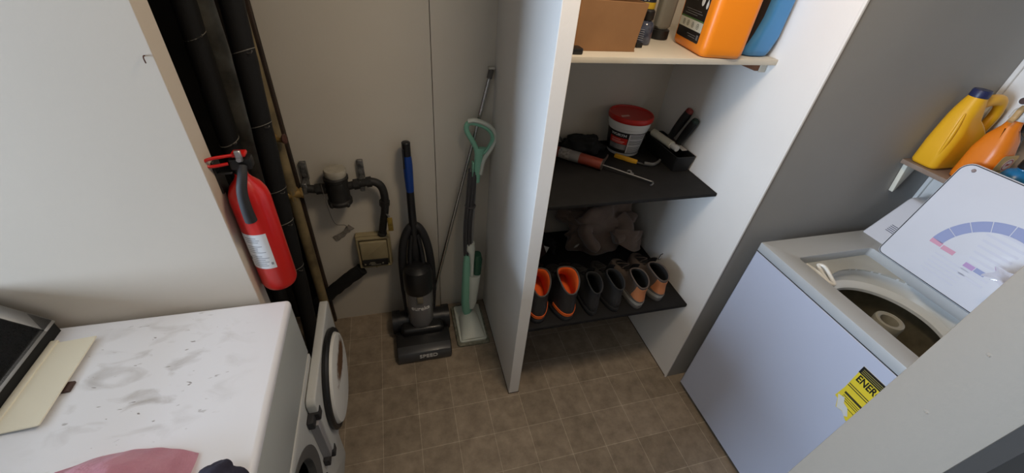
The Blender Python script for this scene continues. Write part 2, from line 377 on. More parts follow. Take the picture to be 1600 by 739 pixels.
for z in (0.600, 0.372):
    h = B().box((DX+0.002, 0.668, z-0.017), (DX+0.020, 0.699, z+0.017), 0.003, 2).box((DX+0.003, 0.694, z-0.017), (DX+0.0325, 0.722, z+0.017), 0.002, 1)
    h.out('hinge', M_rubber, dry)
B().box((DX+0.002, 0.680, 0.389), (DX+0.026, 0.7005, 0.583), 0.001, 1).out('hinge_strip', mat('hinge_grey', (150, 148, 150), 0.5), dry)
B().cyl((DX+0.0, 0.655, 0.33), (DX+0.006, 0.655, 0.33), 0.006, n=14).out('door_catch', M_black, dry)
# control console: black lip, sloping dark glass face, steel trims
cy0, cy1 = DY0, 0.848
prof = [(-0.800, DZ), (-0.800, 0.948), (-0.900, 1.050), (-1.03, 1.050), (-1.03, DZ)]
con = B().prism([(x, z) for x, z in prof], axes((0, cy1, 0), (1, 0, 0), (0, 0, 1)), cy1-cy0).out('console', M_blackm, dry, smooth=0)
sl = Vector((-0.100, 0, 0.102)).normalized()
Mc = axes((-0.800, cy1, 0.948), (0, -1, 0), sl)   # x towards the camera, y up the slope
B().prism([(0.030, 0.006), (cy1-cy0, 0.006), (cy1-cy0, 0.14), (0.030, 0.14)], Mc, 0.003, 0.001, 1).out('glass_face', mat('smoked_glass', (38, 38, 40), 0.25, rgb2=(30, 30, 31), vscale=300), con)
B().prism([(-0.002, -0.006), (0.030, -0.006), (0.030, 0.145), (-0.002, 0.145)], Mc, 0.005, 0.0015, 2).prism([(0.030, -0.006), (cy1-cy0, -0.006), (cy1-cy0, 0.0065), (0.030, 0.0065)], Mc, 0.005, 0.0015, 2).out('steel_trim', M_steel, con)
# lint screen cover, lifted a little along its front edge
lx0, lx1, ly0, ly1 = -0.795, -0.708, 0.590, 0.806
Ml = Matrix.Translation((lx0, 0, DZ+0.001)) @ Matrix.Rotation(math.radians(-5.0), 4, 'Y')
lc = B().prism(rrect(0, ly0, lx1-lx0, ly1, 0.003), Ml, 0.004, 0.001, 1).prism(rrect(-0.004, ly0-0.002, 0.012, ly1+0.006, 0.003), Ml, 0.007, 0.002, 2)
lc.out('lint_cover', mat('cream_plastic', (234, 227, 206), 0.45), dry)
B().box((-0.725, 0.665, DZ), (-0.699, 0.690, DZ+0.006), 0.002, 2).out('lint_screen_tab', mat('brown_tab', (70, 48, 40), 0.6), dry)

# ---------------------------------------------------------------- washer
WX0, WX1, WY0, WY1, WZ = 1.237, 1.925, 0.180, 0.867, 0.906
wash = thing('washing_machine', 'white top-loading washing machine with its lid standing open', 'washer', (1.58, 0.52, 0))
cb = B().box((WX0+0.03, WY0+0.01, 0.0), (WX0+0.07, WY0+0.05, 0.03)).box((WX0+0.03, WY1-0.05, 0.0), (WX0+0.07, WY1-0.01, 0.03))
for (y0, y1) in ((WY0, WY1),):
    cb.box((WX0, y0, 0.022), (WX0+0.004, y1, 0.866), 0.0012, 1).box((WX0, y1-0.004, 0.022), (WX1, y1, 0.866), 0.0012, 1).box((WX0, y0, 0.022), (WX1, y0+0.004, 0.866), 0.0012, 1).box((WX1-0.004, y0, 0.022), (WX1, y1, 0.866), 0.0012, 1)
cb.out('cabinet', mat('daylight_tinted_enamel', (188, 194, 212), 0.34, coat=0.15), wash)  # white enamel with the blue-grey of dim daylight mixed into its colour
B().box((WX0+0.003, WY0+0.003, 0.860), (WX0+0.006, WY1-0.002, 0.872)).box((WX0+0.003, WY1-0.006, 0.860), (WX1, WY1-0.003, 0.872)).out('seam', M_rubber, wash)
Mt = Matrix.Translation((0, 0, 0.870))
B().prism(rrect(WX0, WY0, WX1, WY1, 0.004), Mt, WZ-0.870, 0.003, 2, holes=[rrect(1.312, 0.285, 1.655, 0.768, (0.05, 0.012, 0.012, 0.05))]).out('top_deck', mat('deck_enamel', (178, 182, 184), 0.4), wash)
TC = (1.485, 0.515)
B().prism(rrect(1.26, 0.23, 1.71, 0.82, 0.01), Matrix.Translation((0, 0, 0.866)), 0.006, holes=[circ(TC[0], TC[1], 0.199)]).out('deck_ledge', mat('ledge_white', (186, 188, 182), 0.5, var=0.12, vscale=9), wash)
B().lathe([(0.199, 0.872), (0.199, 0.862), (0.203, 0.850), (0.203, 0.835), (0.196, 0.820), (0.178, 0.812), (0.172, 0.806), (0.172, 0.795), (0.21, 0.79), (0.23, 0.85), (0.212, 0.868)], (*TC, 0), n=64, cap0=False, cap1=False).out('balance_ring', mat('ring_white', (228, 234, 236), 0.25, coat=0.4), wash)
M_bask = mat('basket_porcelain', (132, 126, 106), 0.42, rgb2=(104, 98, 82), vscale=20)
bk = B().lathe([(0.190, 0.812), (0.212, 0.78), (0.212, 0.52), (0.19, 0.49), (0.03, 0.48)], (*TC, 0), n=64, cap0=False, cap1=True)
bk.out('wash_basket', M_bask, wash)
ag = B().lathe([(0.13, 0.485), (0.12, 0.51), (0.065, 0.56), (0.047, 0.66), (0.041, 0.80), (0.042, 0.822), (0.040, 0.829), (0.034, 0.831), (0.026, 0.827), (0.025, 0.80), (0.025, 0.74), (0.004, 0.73)], (*TC, 0), n=40)
for k in range(4):
    a = PI/4+k*PI/2; c, s_ = math.cos(a), math.sin(a)
    ag.prism([(0.04, 0.50), (0.125, 0.50), (0.10, 0.56), (0.06, 0.70), (0.045, 0.70)], Matrix.Translation((TC[0]+0.005*s_, TC[1]-0.005*c, 0)) @ axes((0, 0, 0), (c, s_, 0), (0, 0, 1)), 0.010, 0.003, 2)
ag.out('agitator', mat('agitator_grey', (158, 154, 138), 0.45), wash)
# bleach dispenser loop at the front corner of the opening
B().tube([(1.332, 0.744, 0.890), (1.327, 0.700, 0.898), (1.330, 0.655, 0.894), (1.342, 0.642, 0.892), (1.357, 0.670, 0.896), (1.372, 0.712, 0.902), (1.362, 0.728, 0.898), (1.352, 0.700, 0.892), (1.342, 0.662, 0.886)], 0.0065, 12, 6).out('bleach_dispenser', mat('dispenser_white', (232, 232, 226), 0.35), wash)
B().box((1.318, 0.735, 0.872), (1.345, 0.764, 0.8735), 0.0005, 1).out('ledge_stain', mat('grime_brown', (120, 100, 72), 0.8), wash)
# lid, hinged along the back of the opening and leaning on the console
LH = (1.652, 0.908); lean = Vector((0.080, 0, 0.34)).normalized()
Mlid = axes((LH[0], 0.752, LH[1]), (0, -1, 0), lean)     # x along the hinge towards the camera, y up the lid, z out of it to the camera side
if Mlid.to_3x3().col[2].x > 0: FL = -1
else: FL = 1
lw, lh = 0.475, 0.372
lid = B().prism(rrect(0, 0, lw, lh, (0.02, 0.034, 0.034, 0.02)), Mlid @ Matrix.Translation((0, 0, -0.012*FL if FL > 0 else 0)), 0.012, 0.004, 3).out('lid', M_enamel, wash)
zt = 0.0 if FL > 0 else 0.0
def on_lid(x, y, z=0.0006): return Mlid @ Vector((x, y, z*FL))
lp = rrect(0.004, 0.004, lw-0.004, lh-0.004, (0.018, 0.031, 0.031, 0.018), 8)
B().tube([on_lid(x, y, 0.0002) for x, y in lp], 0.0013, 6, 1, closed=True).out('lid_seal', M_black, lid)
B().cyl(on_lid(0.036, lh-0.020, 0), on_lid(0.036, lh-0.020, 0.005), 0.006, 0.0045, 16).out('bumper', mat('bumper_grey', (150, 134, 132), 0.6), lid)
def arc(b, cx, cy, r0, r1, a0, a1, sxk=1.0, n=14):
    b.grid(lambda u, v: on_lid(cx+sxk*(r0+(r1-r0)*v)*math.cos(a0+(a1-a0)*u), cy+(r0+(r1-r0)*v)*math.sin(a0+(a1-a0)*u), 0.0009), n, 1)
M_print = mat('print_blue', (150, 160, 200), 0.45); M_pink = mat('print_pink', (214, 158, 180), 0.45); M_pale = mat('print_pale', (212, 214, 226), 0.45)
pb = B()
# quarter-dial chart: segments from the left end (low) sweeping up and to the right
cx, cy, R0, R1 = 0.245, 0.118, 0.120, 0.152
for k in range(5):
    arc(pb, cx, cy, R0, R1, PI*0.97-k*0.33, PI*0.97-k*0.33-0.315)
pb.out('dial_print', M_print, lid, smooth=0, recalc=False)
pp = B()
for (x0, y0, x1, y1) in ((0.094, 0.118, 0.128, 0.132), (0.131, 0.115, 0.168, 0.129)):
    pp.grid(lambda u, v: on_lid(x0+(x1-x0)*u, y0+(y1-y0)*v, 0.0009), 1, 1)
pp.out('pink_print', M_pink, lid, smooth=0, recalc=False)
pv = B()
for (x0, y0, x1, y1) in ((0.205, 0.106, 0.232, 0.120),):
    pv.grid(lambda u, v: on_lid(x0+(x1-x0)*u, y0+(y1-y0)*v, 0.0009), 1, 1)
pv.out('violet_print', mat('print_violet', (186, 152, 200), 0.45), lid, smooth=0, recalc=False)
pv = B()
for (x0, y0, x1, y1) in ((0.234, 0.107, 0.262, 0.121),):
    pv.grid(lambda u, v: on_lid(x0+(x1-x0)*u, y0+(y1-y0)*v, 0.0009), 1, 1)
pv.out('blue_print', M_print, lid, smooth=0, recalc=False)
pl = B()
for k in range(9):
    y = 0.230-k*0.019; xa = 0.18+0.004*k; w = 0.10-0.004*k
    pl.grid(lambda u, v: on_lid(xa+w*u, y+0.007*v, 0.0008), 1, 1)
for k in range(5):
    y = 0.095-k*0.014
    pl.grid(lambda u, v: on_lid(0.13+0.10*u, y+0.004*v, 0.0008), 1, 1)
pl.out('instruction_print', M_pale, lid, smooth=0, recalc=False)
# console
cn = [(1.716, WZ-0.002), (1.746, 0.935), (1.838, 1.040), (1.850, 1.050), (1.925, 1.050), (1.925, WZ-0.002)]
wc = B().prism(cn, axes((0, 0.862, 0), (1, 0, 0), (0, 0, 1)), 0.862-WY0-0.005, 0.007, 3).out('console', M_enamel, wash)
cs = (Vector((1.838, 0, 1.040))-Vector((1.746, 0, 0.935))).normalized()
Mcn = axes((1.746, 0.862, 0.935), (0, -1, 0), cs)
pc = B()
for k in range(5):
    y = 0.010+k*0.0065
    pc.prism([(0.045, y), (0.125, y), (0.125, y+0.0022), (0.045, y+0.0022)], Mcn @ Matrix.Translation((0, 0, -0.0005)), 0.001)
pc.out('vent_lines', mat('print_navy', (70, 76, 104), 0.5), wc, smooth=0)
pc = B()
for (x, y) in ((0.075, 0.075), (0.085, 0.085), (0.095, 0.066)):
    pc.prism([(x, y), (x+0.014, y), (x+0.014, y+0.005), (x, y+0.005)], Mcn @ Matrix.Translation((0, 0, -0.0005)), 0.001)
pc.out('pink_print', M_pink, wc, smooth=0)
# yellow energy label on the front
Me = axes((WX0-0.0004, 0.396, 0.820), (0, -1, 0), (0, 0, 1))   # x towards camera, y up, z towards the room (-x)
eb = [(0, 0), (0.13, 0.0), (0.13, -0.19), (0.085, -0.185), (0.062, -0.188), (0.040, -0.172), (0.022, -0.178), (0.010, -0.150), (0.0, -0.148), (0.003, -0.10)]
lab = B().prism(eb, Me, 0.0006).out('energy_label', mat('label_yellow', (228, 204, 52), 0.5), wash, smooth=0)
B().prism([(0.0, 0.0), (0.13, 0.0), (0.13, -0.026), (0.0, -0.026)], Me @ Matrix.Translation((0, 0, 0.0006)), 0.0004).out('black_header', M_black, lab, smooth=0)
hl = B()
for k in range(3): hl.prism([(0.006, -0.007-0.006*k), (0.10+0.01*k, -0.007-0.006*k), (0.10+0.01*k, -0.009-0.006*k), (0.006, -0.009-0.006*k)], Me @ Matrix.Translation((0, 0, 0.001)), 0.0003)
hl.out('header_lines', mat('label_tan', (150, 140, 70), 0.6), lab, smooth=0)
text('lettering', 'ENERGY', 0.034, Me @ Matrix.Translation((0.052, -0.043, 0.0007)), M_black, lab, sx=0.70, offset=0.0009)
ll = B()
for (x0, x1, y, h) in ((0.004, 0.12, -0.075, 0.003), (0.004, 0.12, -0.083, 0.003), (0.012, 0.12, -0.108, 0.008), (0.014, 0.10, -0.122, 0.002), (0.014, 0.11, -0.129, 0.002), (0.014, 0.09, -0.136, 0.002), (0.018, 0.12, -0.150, 0.002)):
    ll.prism([(x0, y), (x1, y), (x1, y-h), (x0, y-h)], Me @ Matrix.Translation((0, 0, 0.0006)), 0.0004)
ll.out('label_lines', mat('label_ink', (52, 48, 24), 0.6), lab, smooth=0)
lt = B().prism([(0.004, -0.135), (0.022, -0.128), (0.030, -0.145), (0.046, -0.150), (0.060, -0.172), (0.052, -0.180), (0.040, -0.170), (0.024, -0.176), (0.012, -0.150)], Me @ Matrix.Translation((0, 0, 0.0011)), 0.0003)
lt.out('torn_patch', mat('torn_paper', (208, 208, 204), 0.8), lab, smooth=0)

# ================================================================== pipes in the recess
M_foam = mat('black_foam', (15, 15, 16), 0.75, bump=0.3, bscale=50)
M_wire = mat('pale_wire', (128, 124, 116), 0.5)
M_oldpipe = mat('stained_pipe', (190, 182, 162), 0.7, rgb2=(112, 105, 92), vscale=10, bump=0.2)
M_tan = mat('yellowed_pipe', (146, 128, 90), 0.65, rgb2=(96, 84, 60), vscale=12, bump=0.2)
M_brass = mat('old_brass', (150, 122, 70), 0.5, metal=0.4)
M_rust = mat('rust_brown', (84, 48, 36), 0.8, rgb2=(52, 34, 28), vscale=30)

def insulated(name, label, p0, p1, r, bands, seed):
    t = thing(name, label, 'pipe', (p0[0], p0[1], 0), 'insulated pipes in the recess')
    p0 = Vector(p0); p1 = Vector(p1); ln = (p1-p0).length; ax = (p1-p0).normalized(); F = frame(ax).to_3x3()
    n = 28; k = 60; rings = []
    rnd = random.Random(seed)
    joints = [rnd.uniform(0.28, 0.34)*q+0.1 for q in range(1, 8)]
    for i in range(k+1):
        z = ln*i/k; c = p0+ax*z
        d = min([abs(z-(b-p0.z)/ax.z) for b in bands] + [9])
        rr = r*(1-0.10*math.exp(-(d/0.012)**2)) + 0.0015*noise.noise((z*9, seed, 0))
        rings.append([c + F @ Vector((rr*math.cos(2*PI*j/n), rr*math.sin(2*PI*j/n), 0)) for j in range(n)])
    B().loft(rings).out('foam_sleeve', M_foam, t)
    for bz in bands:
        c = p0 + ax*((bz-p0.z)/ax.z)
        b = B().tube([c + F @ Vector((r*0.955*math.cos(a), r*0.955*math.sin(a), 0.012*math.sin(a+seed))) for a in [2*PI*j/20 for j in range(20)]], 0.0016, 6, 1, closed=True)
        e = c + F @ Vector((0, 0, 0)) + Vector((0.5*r, -0.86*r, 0))
        b.tube([e, e+Vector((0.012, -0.008, 0.004)), e+Vector((0.016, -0.010, 0.010))], 0.0016, 6, 2)
        b.out('wire_tie', M_wire, t)
    return t
insulated('insulated_pipe', 'black foam-wrapped pipe in the recess, right behind the red extinguisher', (-0.548, 1.37, 0.0), (-0.470, 1.37, 2.36), 0.0295, (1.44, 1.135, 0.72), 1)
insulated('insulated_pipe', 'black foam-wrapped pipe in the recess, next to the yellowed pipe by the white wall', (-0.472, 1.36, 0.0), (-0.337, 1.36, 2.36), 0.0305, (1.405, 1.19, 0.955, 0.82, 0.60), 2)
t = thing('bare_pipe', 'bare stained pipe in the recess between the two black foam-wrapped pipes', 'pipe', (-0.478, 1.435, 0))
B().cyl((-0.478, 1.435, 0), (-0.478, 1.435, 2.36), 0.029, n=28).out('tube', M_oldpipe, t)
B().cyl((-0.478, 1.435, 1.24), (-0.478, 1.435, 1.30), 0.0315, n=28).out('coupling', M_oldpipe, t)
tag(B().box((-0.640, 1.10, 0), (-0.560, 1.14, ROOM_H), 0.003, 1).out('timber_stud', M_timber), 'dark timber stud standing inside the recess at its left', 'stud')
t = thing('yellowed_pipe', 'slim yellowed pipe with brass fittings beside the white back wall', 'pipe', (-0.398, 1.45, 0))
B().cyl((-0.398, 1.45, 0), (-0.398, 1.45, 2.36), 0.019, n=20).out('tube', M_tan, t)
fz = 0.880
B().cyl((-0.398, 1.45, fz-0.022), (-0.398, 1.45, fz+0.022), 0.0195, n=8).cyl((-0.414, 1.445, fz), (-0.366, 1.455, fz), 0.0175, n=20).cyl((-0.370, 1.454, fz), (-0.364, 1.4555, fz), 0.021, n=8).cyl((-0.398, 1.47, fz), (-0.388, 1.451, fz), 0.021, n=8).out('brass_tee', M_brass, t)
vz = 1.118
v = B().cyl((-0.398, 1.438, vz), (-0.398, 1.405, vz), 0.010, n=16).cyl((-0.398, 1.45, vz-0.016), (-0.398, 1.45, vz+0.016), 0.019, n=8).cyl((-0.398, 1.408, vz), (-0.366, 1.400, vz), 0.008, n=12).out('drain_valve', M_brass, t)
B().lathe([(0.004, 0), (0.015, 0.002), (0.017, 0.006), (0.014, 0.010), (0.004, 0.012)], (-0.366, 1.400, vz+0.004), (1, -0.2, 0.1), 20).out('valve_wheel', M_rust, v)

# ---------------------------------------------------------------- fire extinguisher
EX, EY = -0.346, 0.928
M_red = mat('extinguisher_red', (206, 26, 22), 0.28, coat=0.3)
ex = thing('fire_extinguisher', 'red fire extinguisher hung on the end of the white left wall', 'extinguisher', (EX, EY, 0.92))
R = 0.0430
B().lathe([(0.030, 0.925), (0.038, 0.922), (R-0.002, 0.928), (R, 0.936), (R, 1.190), (R-0.003, 1.208), (R-0.011, 1.226), (0.020, 1.240), (0.014, 1.250), (0.013, 1.258)], (EX, EY, 0), n=48).out('cylinder', M_red, ex)
B().cyl((EX, EY, 1.252), (EX, EY, 1.285), 0.012, n=20).box((EX-0.012, EY-0.015, 1.270), (EX+0.030, EY+0.015, 1.296), 0.004, 2).out('valve', M_black, ex)
# pull ring and red levers reaching out over the wall's end
lv = B().tube([(EX+0.004, EY-0.012, 1.306), (EX-0.030, EY-0.030, 1.309), (EX-0.046, EY-0.034, 1.305), (EX-0.050, EY-0.032, 1.296), (EX-0.040, EY-0.028, 1.289), (EX-0.012, EY-0.016, 1.288)], 0.0036, 10, 6)
lv.box((EX-0.004, EY-0.014, 1.300), (EX+0.024, EY+0.010, 1.309), 0.003, 2)
lv.out('lever', M_red, ex)
B().cyl((EX+0.012, EY-0.022, 1.298), (EX+0.012, EY+0.018, 1.298), 0.005, n=14).box((EX+0.006, EY-0.020, 1.292), (EX+0.019, EY-0.012, 1.318), 0.002, 1).out('safety_pin', M_steel, ex)
B().tube([(EX+0.014, EY-0.016, 1.282), (EX+0.012, EY-0.032, 1.265), (EX+0.006, EY-0.047, 1.235), (EX+0.004, EY-0.052, 1.195), (EX+0.004, EY-0.051, 1.160)], lambda q: 0.0085+0.0045*q, 16, 8).out('hose', M_rubber, ex)
def on_cyl(a, z, dr=0.0006): return Vector((EX+(R+dr)*math.sin(a), EY-(R+dr)*math.cos(a), z))
lb = B().grid(lambda u, v: on_cyl(-0.98+1.42*u, 1.004+0.108*v), 24, 4).out('label', mat('label_white', (226, 226, 226), 0.5), ex, recalc=False)
rl = random.Random(3); ln = B()
for k in range(15):
    z = 1.102-k*0.0062; a0 = -0.72; w = rl.uniform(0.5, 0.95)
    if k in (3, 8): continue
    ln.grid(lambda u, v: on_cyl(a0+w*u, z-0.0018*v, 0.0010), 10, 1)
ln.out('printed_lines', mat('print_grey', (148, 148, 152), 0.6), lb, smooth=0, recalc=False)
ln = B()
ln.grid(lambda u, v: on_cyl(-0.92+0.12*u, 1.030+0.010*v, 0.0010), 4, 1)
ln.out('printed_symbol', mat('print_dark', (84, 84, 88), 0.6), lb, smooth=0, recalc=False); ln = B()
for i in range(5):
    for j in range(5):
        ln.grid(lambda u, v: on_cyl(0.22+0.024*(i+u), 1.016+0.0016*(j+v), 0.0010), 1, 1)
ln.out('printed_square', mat('print_grey', (148, 148, 152), 0.6), lb, smooth=0, recalc=False)
br = B().box((-0.391, EY-0.018, 1.215), (-0.386, EY+0.018, 1.292), 0.001, 1).box((-0.390, EY-0.017, 1.262), (EX-0.010, EY+0.017, 1.267), 0.001, 1)
br.out('wall_hook', M_black, ex)

# ---------------------------------------------------------------- water meter on the back wall
M_iron = mat('black_iron', (40, 39, 37), 0.6, rgb2=(28, 27, 26), vscale=25, bump=0.3)
wm = thing('water_meter', 'dark iron water meter on pipework fixed to the white back wall', 'meter', (-0.235, 1.545, 0.74))
my, mz = 1.545, 0.838
B().tube([(-0.365, my, mz+0.005), (-0.33, my, mz), (-0.25, my, mz), (-0.16, my, mz+0.016), (-0.115, my, mz+0.020), (-0.085, my, mz-0.005), (-0.076, my, mz-0.060), (-0.083, my, mz-0.13), (-0.095, my+0.008, mz-0.19), (-0.106, my+0.025, mz-0.258)], lambda q: 0.0165, 18, 8).out('pipe', M_iron, wm)
for x, z in ((-0.325, mz), (-0.305, mz), (-0.180, mz+0.012), (-0.130, mz+0.019)): B().cyl((x-0.010, my, z), (x+0.010, my, z+0.002), 0.0225, n=8).out('pipe_nut', M_iron, wm)
B().cyl((-0.079, my, mz-0.075), (-0.081, my, mz-0.100), 0.022, n=8).out('pipe_nut', M_iron, wm)
B().lathe([(0.040, 0.770), (0.048, 0.775), (0.048, 0.788), (0.043, 0.794), (0.043, 0.880), (0.047, 0.884), (0.047, 0.896), (0.038, 0.906)], (-0.252, my-0.008, 0), n=40).ball((-0.283, my-0.040, 0.779), (0.009, 0.009, 0.012)).ball((-0.221, my-0.040, 0.779), (0.009, 0.009, 0.012)).out('meter_body', M_iron, wm)
B().lathe([(0.040, 0.902), (0.042, 0.908), (0.042, 0.926), (0.039, 0.931), (0.0, 0.933)], (-0.250, my-0.010, 0), n=40).out('dial_cap', mat('dial_grey', (168, 162, 148), 0.5, var=0.15, vscale=40), wm)
for x, z in ((-0.372, mz+0.015), (-0.158, mz+0.012)):
    b = B().box((x-0.012, 1.585, z+0.005), (x+0.012, 1.603, z+0.085), 0.002, 1).box((x-0.009, my-0.012, z-0.03), (x+0.009, 1.600, z+0.018), 0.003, 1)
    b.cyl((x, 1.580, z+0.030), (x, 1.587, z+0.030), 0.006, n=12).cyl((x, 1.580, z+0.065), (x, 1.587, z+0.065), 0.006, n=12)
    b.out('strap_bracket', mat('bracket_grey', (134, 134, 132), 0.4, metal=0.4, rgb2=(74, 74, 74), vscale=50), wm)
B().tube([(-0.300, my-0.062, 0.895), (-0.296, my-0.062, 0.80), (-0.285, my-0.05, 0.70), (-0.262, 1.580, 0.625), (-0.255, 1.598, 0.590)], 0.0013, 6, 8).out('meter_wire', mat('wire_grey', (96, 92, 86), 0.6), wm)
B().tube([(-0.078, my-0.02, 0.705), (-0.072, my-0.035, 0.712), (-0.066, my-0.03, 0.70), (-0.070, my-0.018, 0.688)], 0.002, 6, 4, closed=True).out('seal_wire', M_steel, wm)
B().box((-0.077, my-0.030, 0.618), (-0.055, my-0.026, 0.690), 0.003, 2).out('yellow_tag', mat('tag_yellow', (150, 126, 50), 0.5, rgb2=(104, 84, 34), vscale=60), wm)
# worn hole in the wall's paint
tag(B().tube([(-0.318, 1.601, 0.538), (-0.285, 1.600, 0.560), (-0.240, 1.601, 0.600)], lambda q: 0.013+0.006*abs(q-0.5), 12, 6, flat=0.25).noise(0.006, 70).out('wall_scuff', mat('scuff_grey', (150, 144, 134), 0.9, rgb2=(110, 104, 96), vscale=60)), 'grey rough scuff on the white wall below the water meter', 'scuff')

# ---------------------------------------------------------------- beige control box
gb = thing('control_box', 'beige square control box on the white wall under the meter pipe', 'box', (-0.160, 1.57, 0.35))
M_beige = mat('beige_plastic', (156, 143, 110), 0.5, var=0.06, vscale=20)
bx0, bx1, bz0, bz1 = -0.232, -0.078, 0.378, 0.562
B().prism(rrect(bx0, bz0, bx1, bz1, 0.008), axes((0, 1.603, 0), (1, 0, 0), (0, 0, 1)), 0.030, 0.003, 2).out('back_case', M_beige, gb)
B().prism(rrect(bx0+0.004, bz0+0.004, bx1-0.004, bz1-0.004, 0.006), axes((0, 1.573, 0), (1, 0, 0), (0, 0, 1)), 0.020, 0.003, 2, holes=[rrect(bx0+0.014, bz0+0.014, bx1-0.014, bz1-0.014, 0.004)]).out('rim', M_beige, gb)
B().prism(rrect(bx0+0.016, bz0+0.055, bx1-0.016, bz1-0.022, 0.006), axes((0, 1.573, 0), (1, 0, 0), (0, 0, 1)), 0.026, 0.006, 3).out('raised_cover', M_beige, gb)
B().prism(rrect(bx0+0.020, bz0+0.022, bx1-0.020, bz0+0.060, 0.003), axes((0, 1.573, 0), (1, 0, 0), (0, 0, 1)), 0.031, 0.002, 2).out('dark_plate', M_black, gb)
tt = B()
for (x0, x1, z) in ((0.046, 0.078, 0.036), (0.056, 0.100, 0.029), (0.052, 0.074, 0.043)):
    tt.box((bx0+x0, 1.5415, bz0+z), (bx0+x1, 1.5425, bz0+z+0.003))
for x in (0.030, 0.110): tt.cyl((bx0+x, 1.5422, bz0+0.037), (bx0+x, 1.5405, bz0+0.037), 0.0035, n=12)
tt.out('plate_marks', mat('plate_grey', (150, 144, 126), 0.6), gb, smooth=0)
B().cyl((bx0+0.078, 1.573, bz0+0.010), (bx0+0.078, 1.550, bz0+0.010), 0.006, n=14).out('cover_screw', M_beige, gb)
B().lathe([(0.018, 0), (0.020, 0.004), (0.020, 0.014), (0.014, 0.016)], (-0.108, 1.57, 0.562), (0, 0, 1), 20).out('cable_gland', M_iron, gb)
# slanting black duct from the box down to the recess
tag(B().tube([(-0.225, 1.562, 0.372), (-0.30, 1.560, 0.315), (-0.395, 1.556, 0.236), (-0.47, 1.54, 0.17)], 0.033, 20, 8, flat=0.75).noise(0.004, 30).out('foam_elbow', M_foam), 'black foam sleeve slanting down the wall from the beige box into the recess', 'pipe')
tag(B().tube([(-0.4045, 0.8725, 1.518), (-0.4045, 0.868, 1.5185), (-0.404, 0.8645, 1.515), (-0.4035, 0.864, 1.508)], 0.0011, 8, 4).out('wall_nail', M_rust), 'small bent nail sticking out of the white left wall', 'nail')

# ================================================================== broom corner
# ---------------------------------------------------------------- upright vacuum
M_vb = mat('vacuum_black', (26, 26, 28), 0.38, coat=0.1)
M_vg = mat('vacuum_grey', (66, 67, 70), 0.35, coat=0.2)
M_vs = mat('smoked_cup', (112, 112, 114), 0.2, coat=0.5)
vc = thing('upright_vacuum', 'black upright vacuum cleaner with a blue grip in front of the white wall', 'vacuum', (0.031, 1.38, 0))
x0, x1 = -0.100, 0.163; yf = 1.252
npf = [(yf, 0.006), (yf, 0.040), (yf+0.010, 0.056), (yf+0.050, 0.070), (yf+0.120, 0.078), (yf+0.150, 0.060), (yf+0.150, 0.006)]
B().prism(npf, axes((x0, 0, 0), (0, 1, 0), (0, 0, 1)), x1-x0, 0.006, 3).out('nozzle', M_vb, vc)
nb = B().prism([(yf-0.006, 0.008), (yf-0.006, 0.040), (yf+0.006, 0.060), (yf+0.045, 0.074), (yf+0.045, 0.066), (yf+0.004, 0.050), (yf+0.002, 0.008)], axes((x0+0.004, 0, 0), (0, 1, 0), (0, 0, 1)), x1-x0-0.008, 0.003, 2).out('nozzle_hood', M_vg, vc)
fn = Vector((0, 0.012, 0.020)).normalized()
text('lettering', 'SPEED', 0.026, axes((0.048, yf-0.0080, 0.0445), (1, 0, 0), (0, 0.25, 1)) @ Matrix.Translation((0, 0, 0.0008)), mat('lettering_silver', (196, 196, 196), 0.4), vc, extrude=0.0012, sx=1.25, offset=0.0004)
for x in (x0-0.012, x1-0.026):
    B().cyl((x, yf+0.215, 0.062), (x+0.038, yf+0.215, 0.062), 0.062, n=36).out('wheel', M_vb, vc)
mh = B().box((-0.072, yf+0.10, 0.03), (0.136, yf+0.25, 0.115), 0.02, 3).cyl((-0.085, yf+0.20, 0.085), (0.150, yf+0.20, 0.085), 0.050, n=28)
mh.out('motor_housing', M_vb, vc)
# leaning body: local frame with z up the lean
base = Vector((0.030, 1.415, 0.075)); lean_v = Vector((0.004, 0.105, 0.93)).normalized()
def vp(x, y, z): 
    F = frame(lean_v, (1, 0, 0)).to_3x3(); return base + F @ Vector((x, y, z))
B().lathe([(0.040, 0.015), (0.058, 0.035), (0.063, 0.06), (0.065, 0.20), (0.065, 0.255)], base, lean_v, 40, x=(1, 0, 0)).out('dust_cup', M_vs, vc)
B().lathe([(0.066, 0.240), (0.068, 0.247), (0.068, 0.335), (0.062, 0.362), (0.040, 0.378), (0.030, 0.382)], base, lean_v, 40, x=(1, 0, 0)).out('cup_lid', M_vb, vc)
B().box((-0.014, -0.076, 0.205), (0.014, -0.061, 0.238), 0.004, 2, Matrix.Translation(base) @ frame(lean_v, (1, 0, 0))).out('cup_latch', mat('latch_grey', (112, 106, 90), 0.4), vc)
text('lettering', 'eureka', 0.031, Matrix.Translation(base) @ frame(lean_v, (1, 0, 0)) @ Matrix.Translation((0, -0.0650, 0.165)) @ Matrix.Rotation(PI/2, 4, 'X') @ Matrix.Translation((0, 0, 0.0005)), mat('lettering_white', (214, 214, 214), 0.4), vc, extrude=0.0012, bend=0.065, sx=1.1, offset=0.0005)
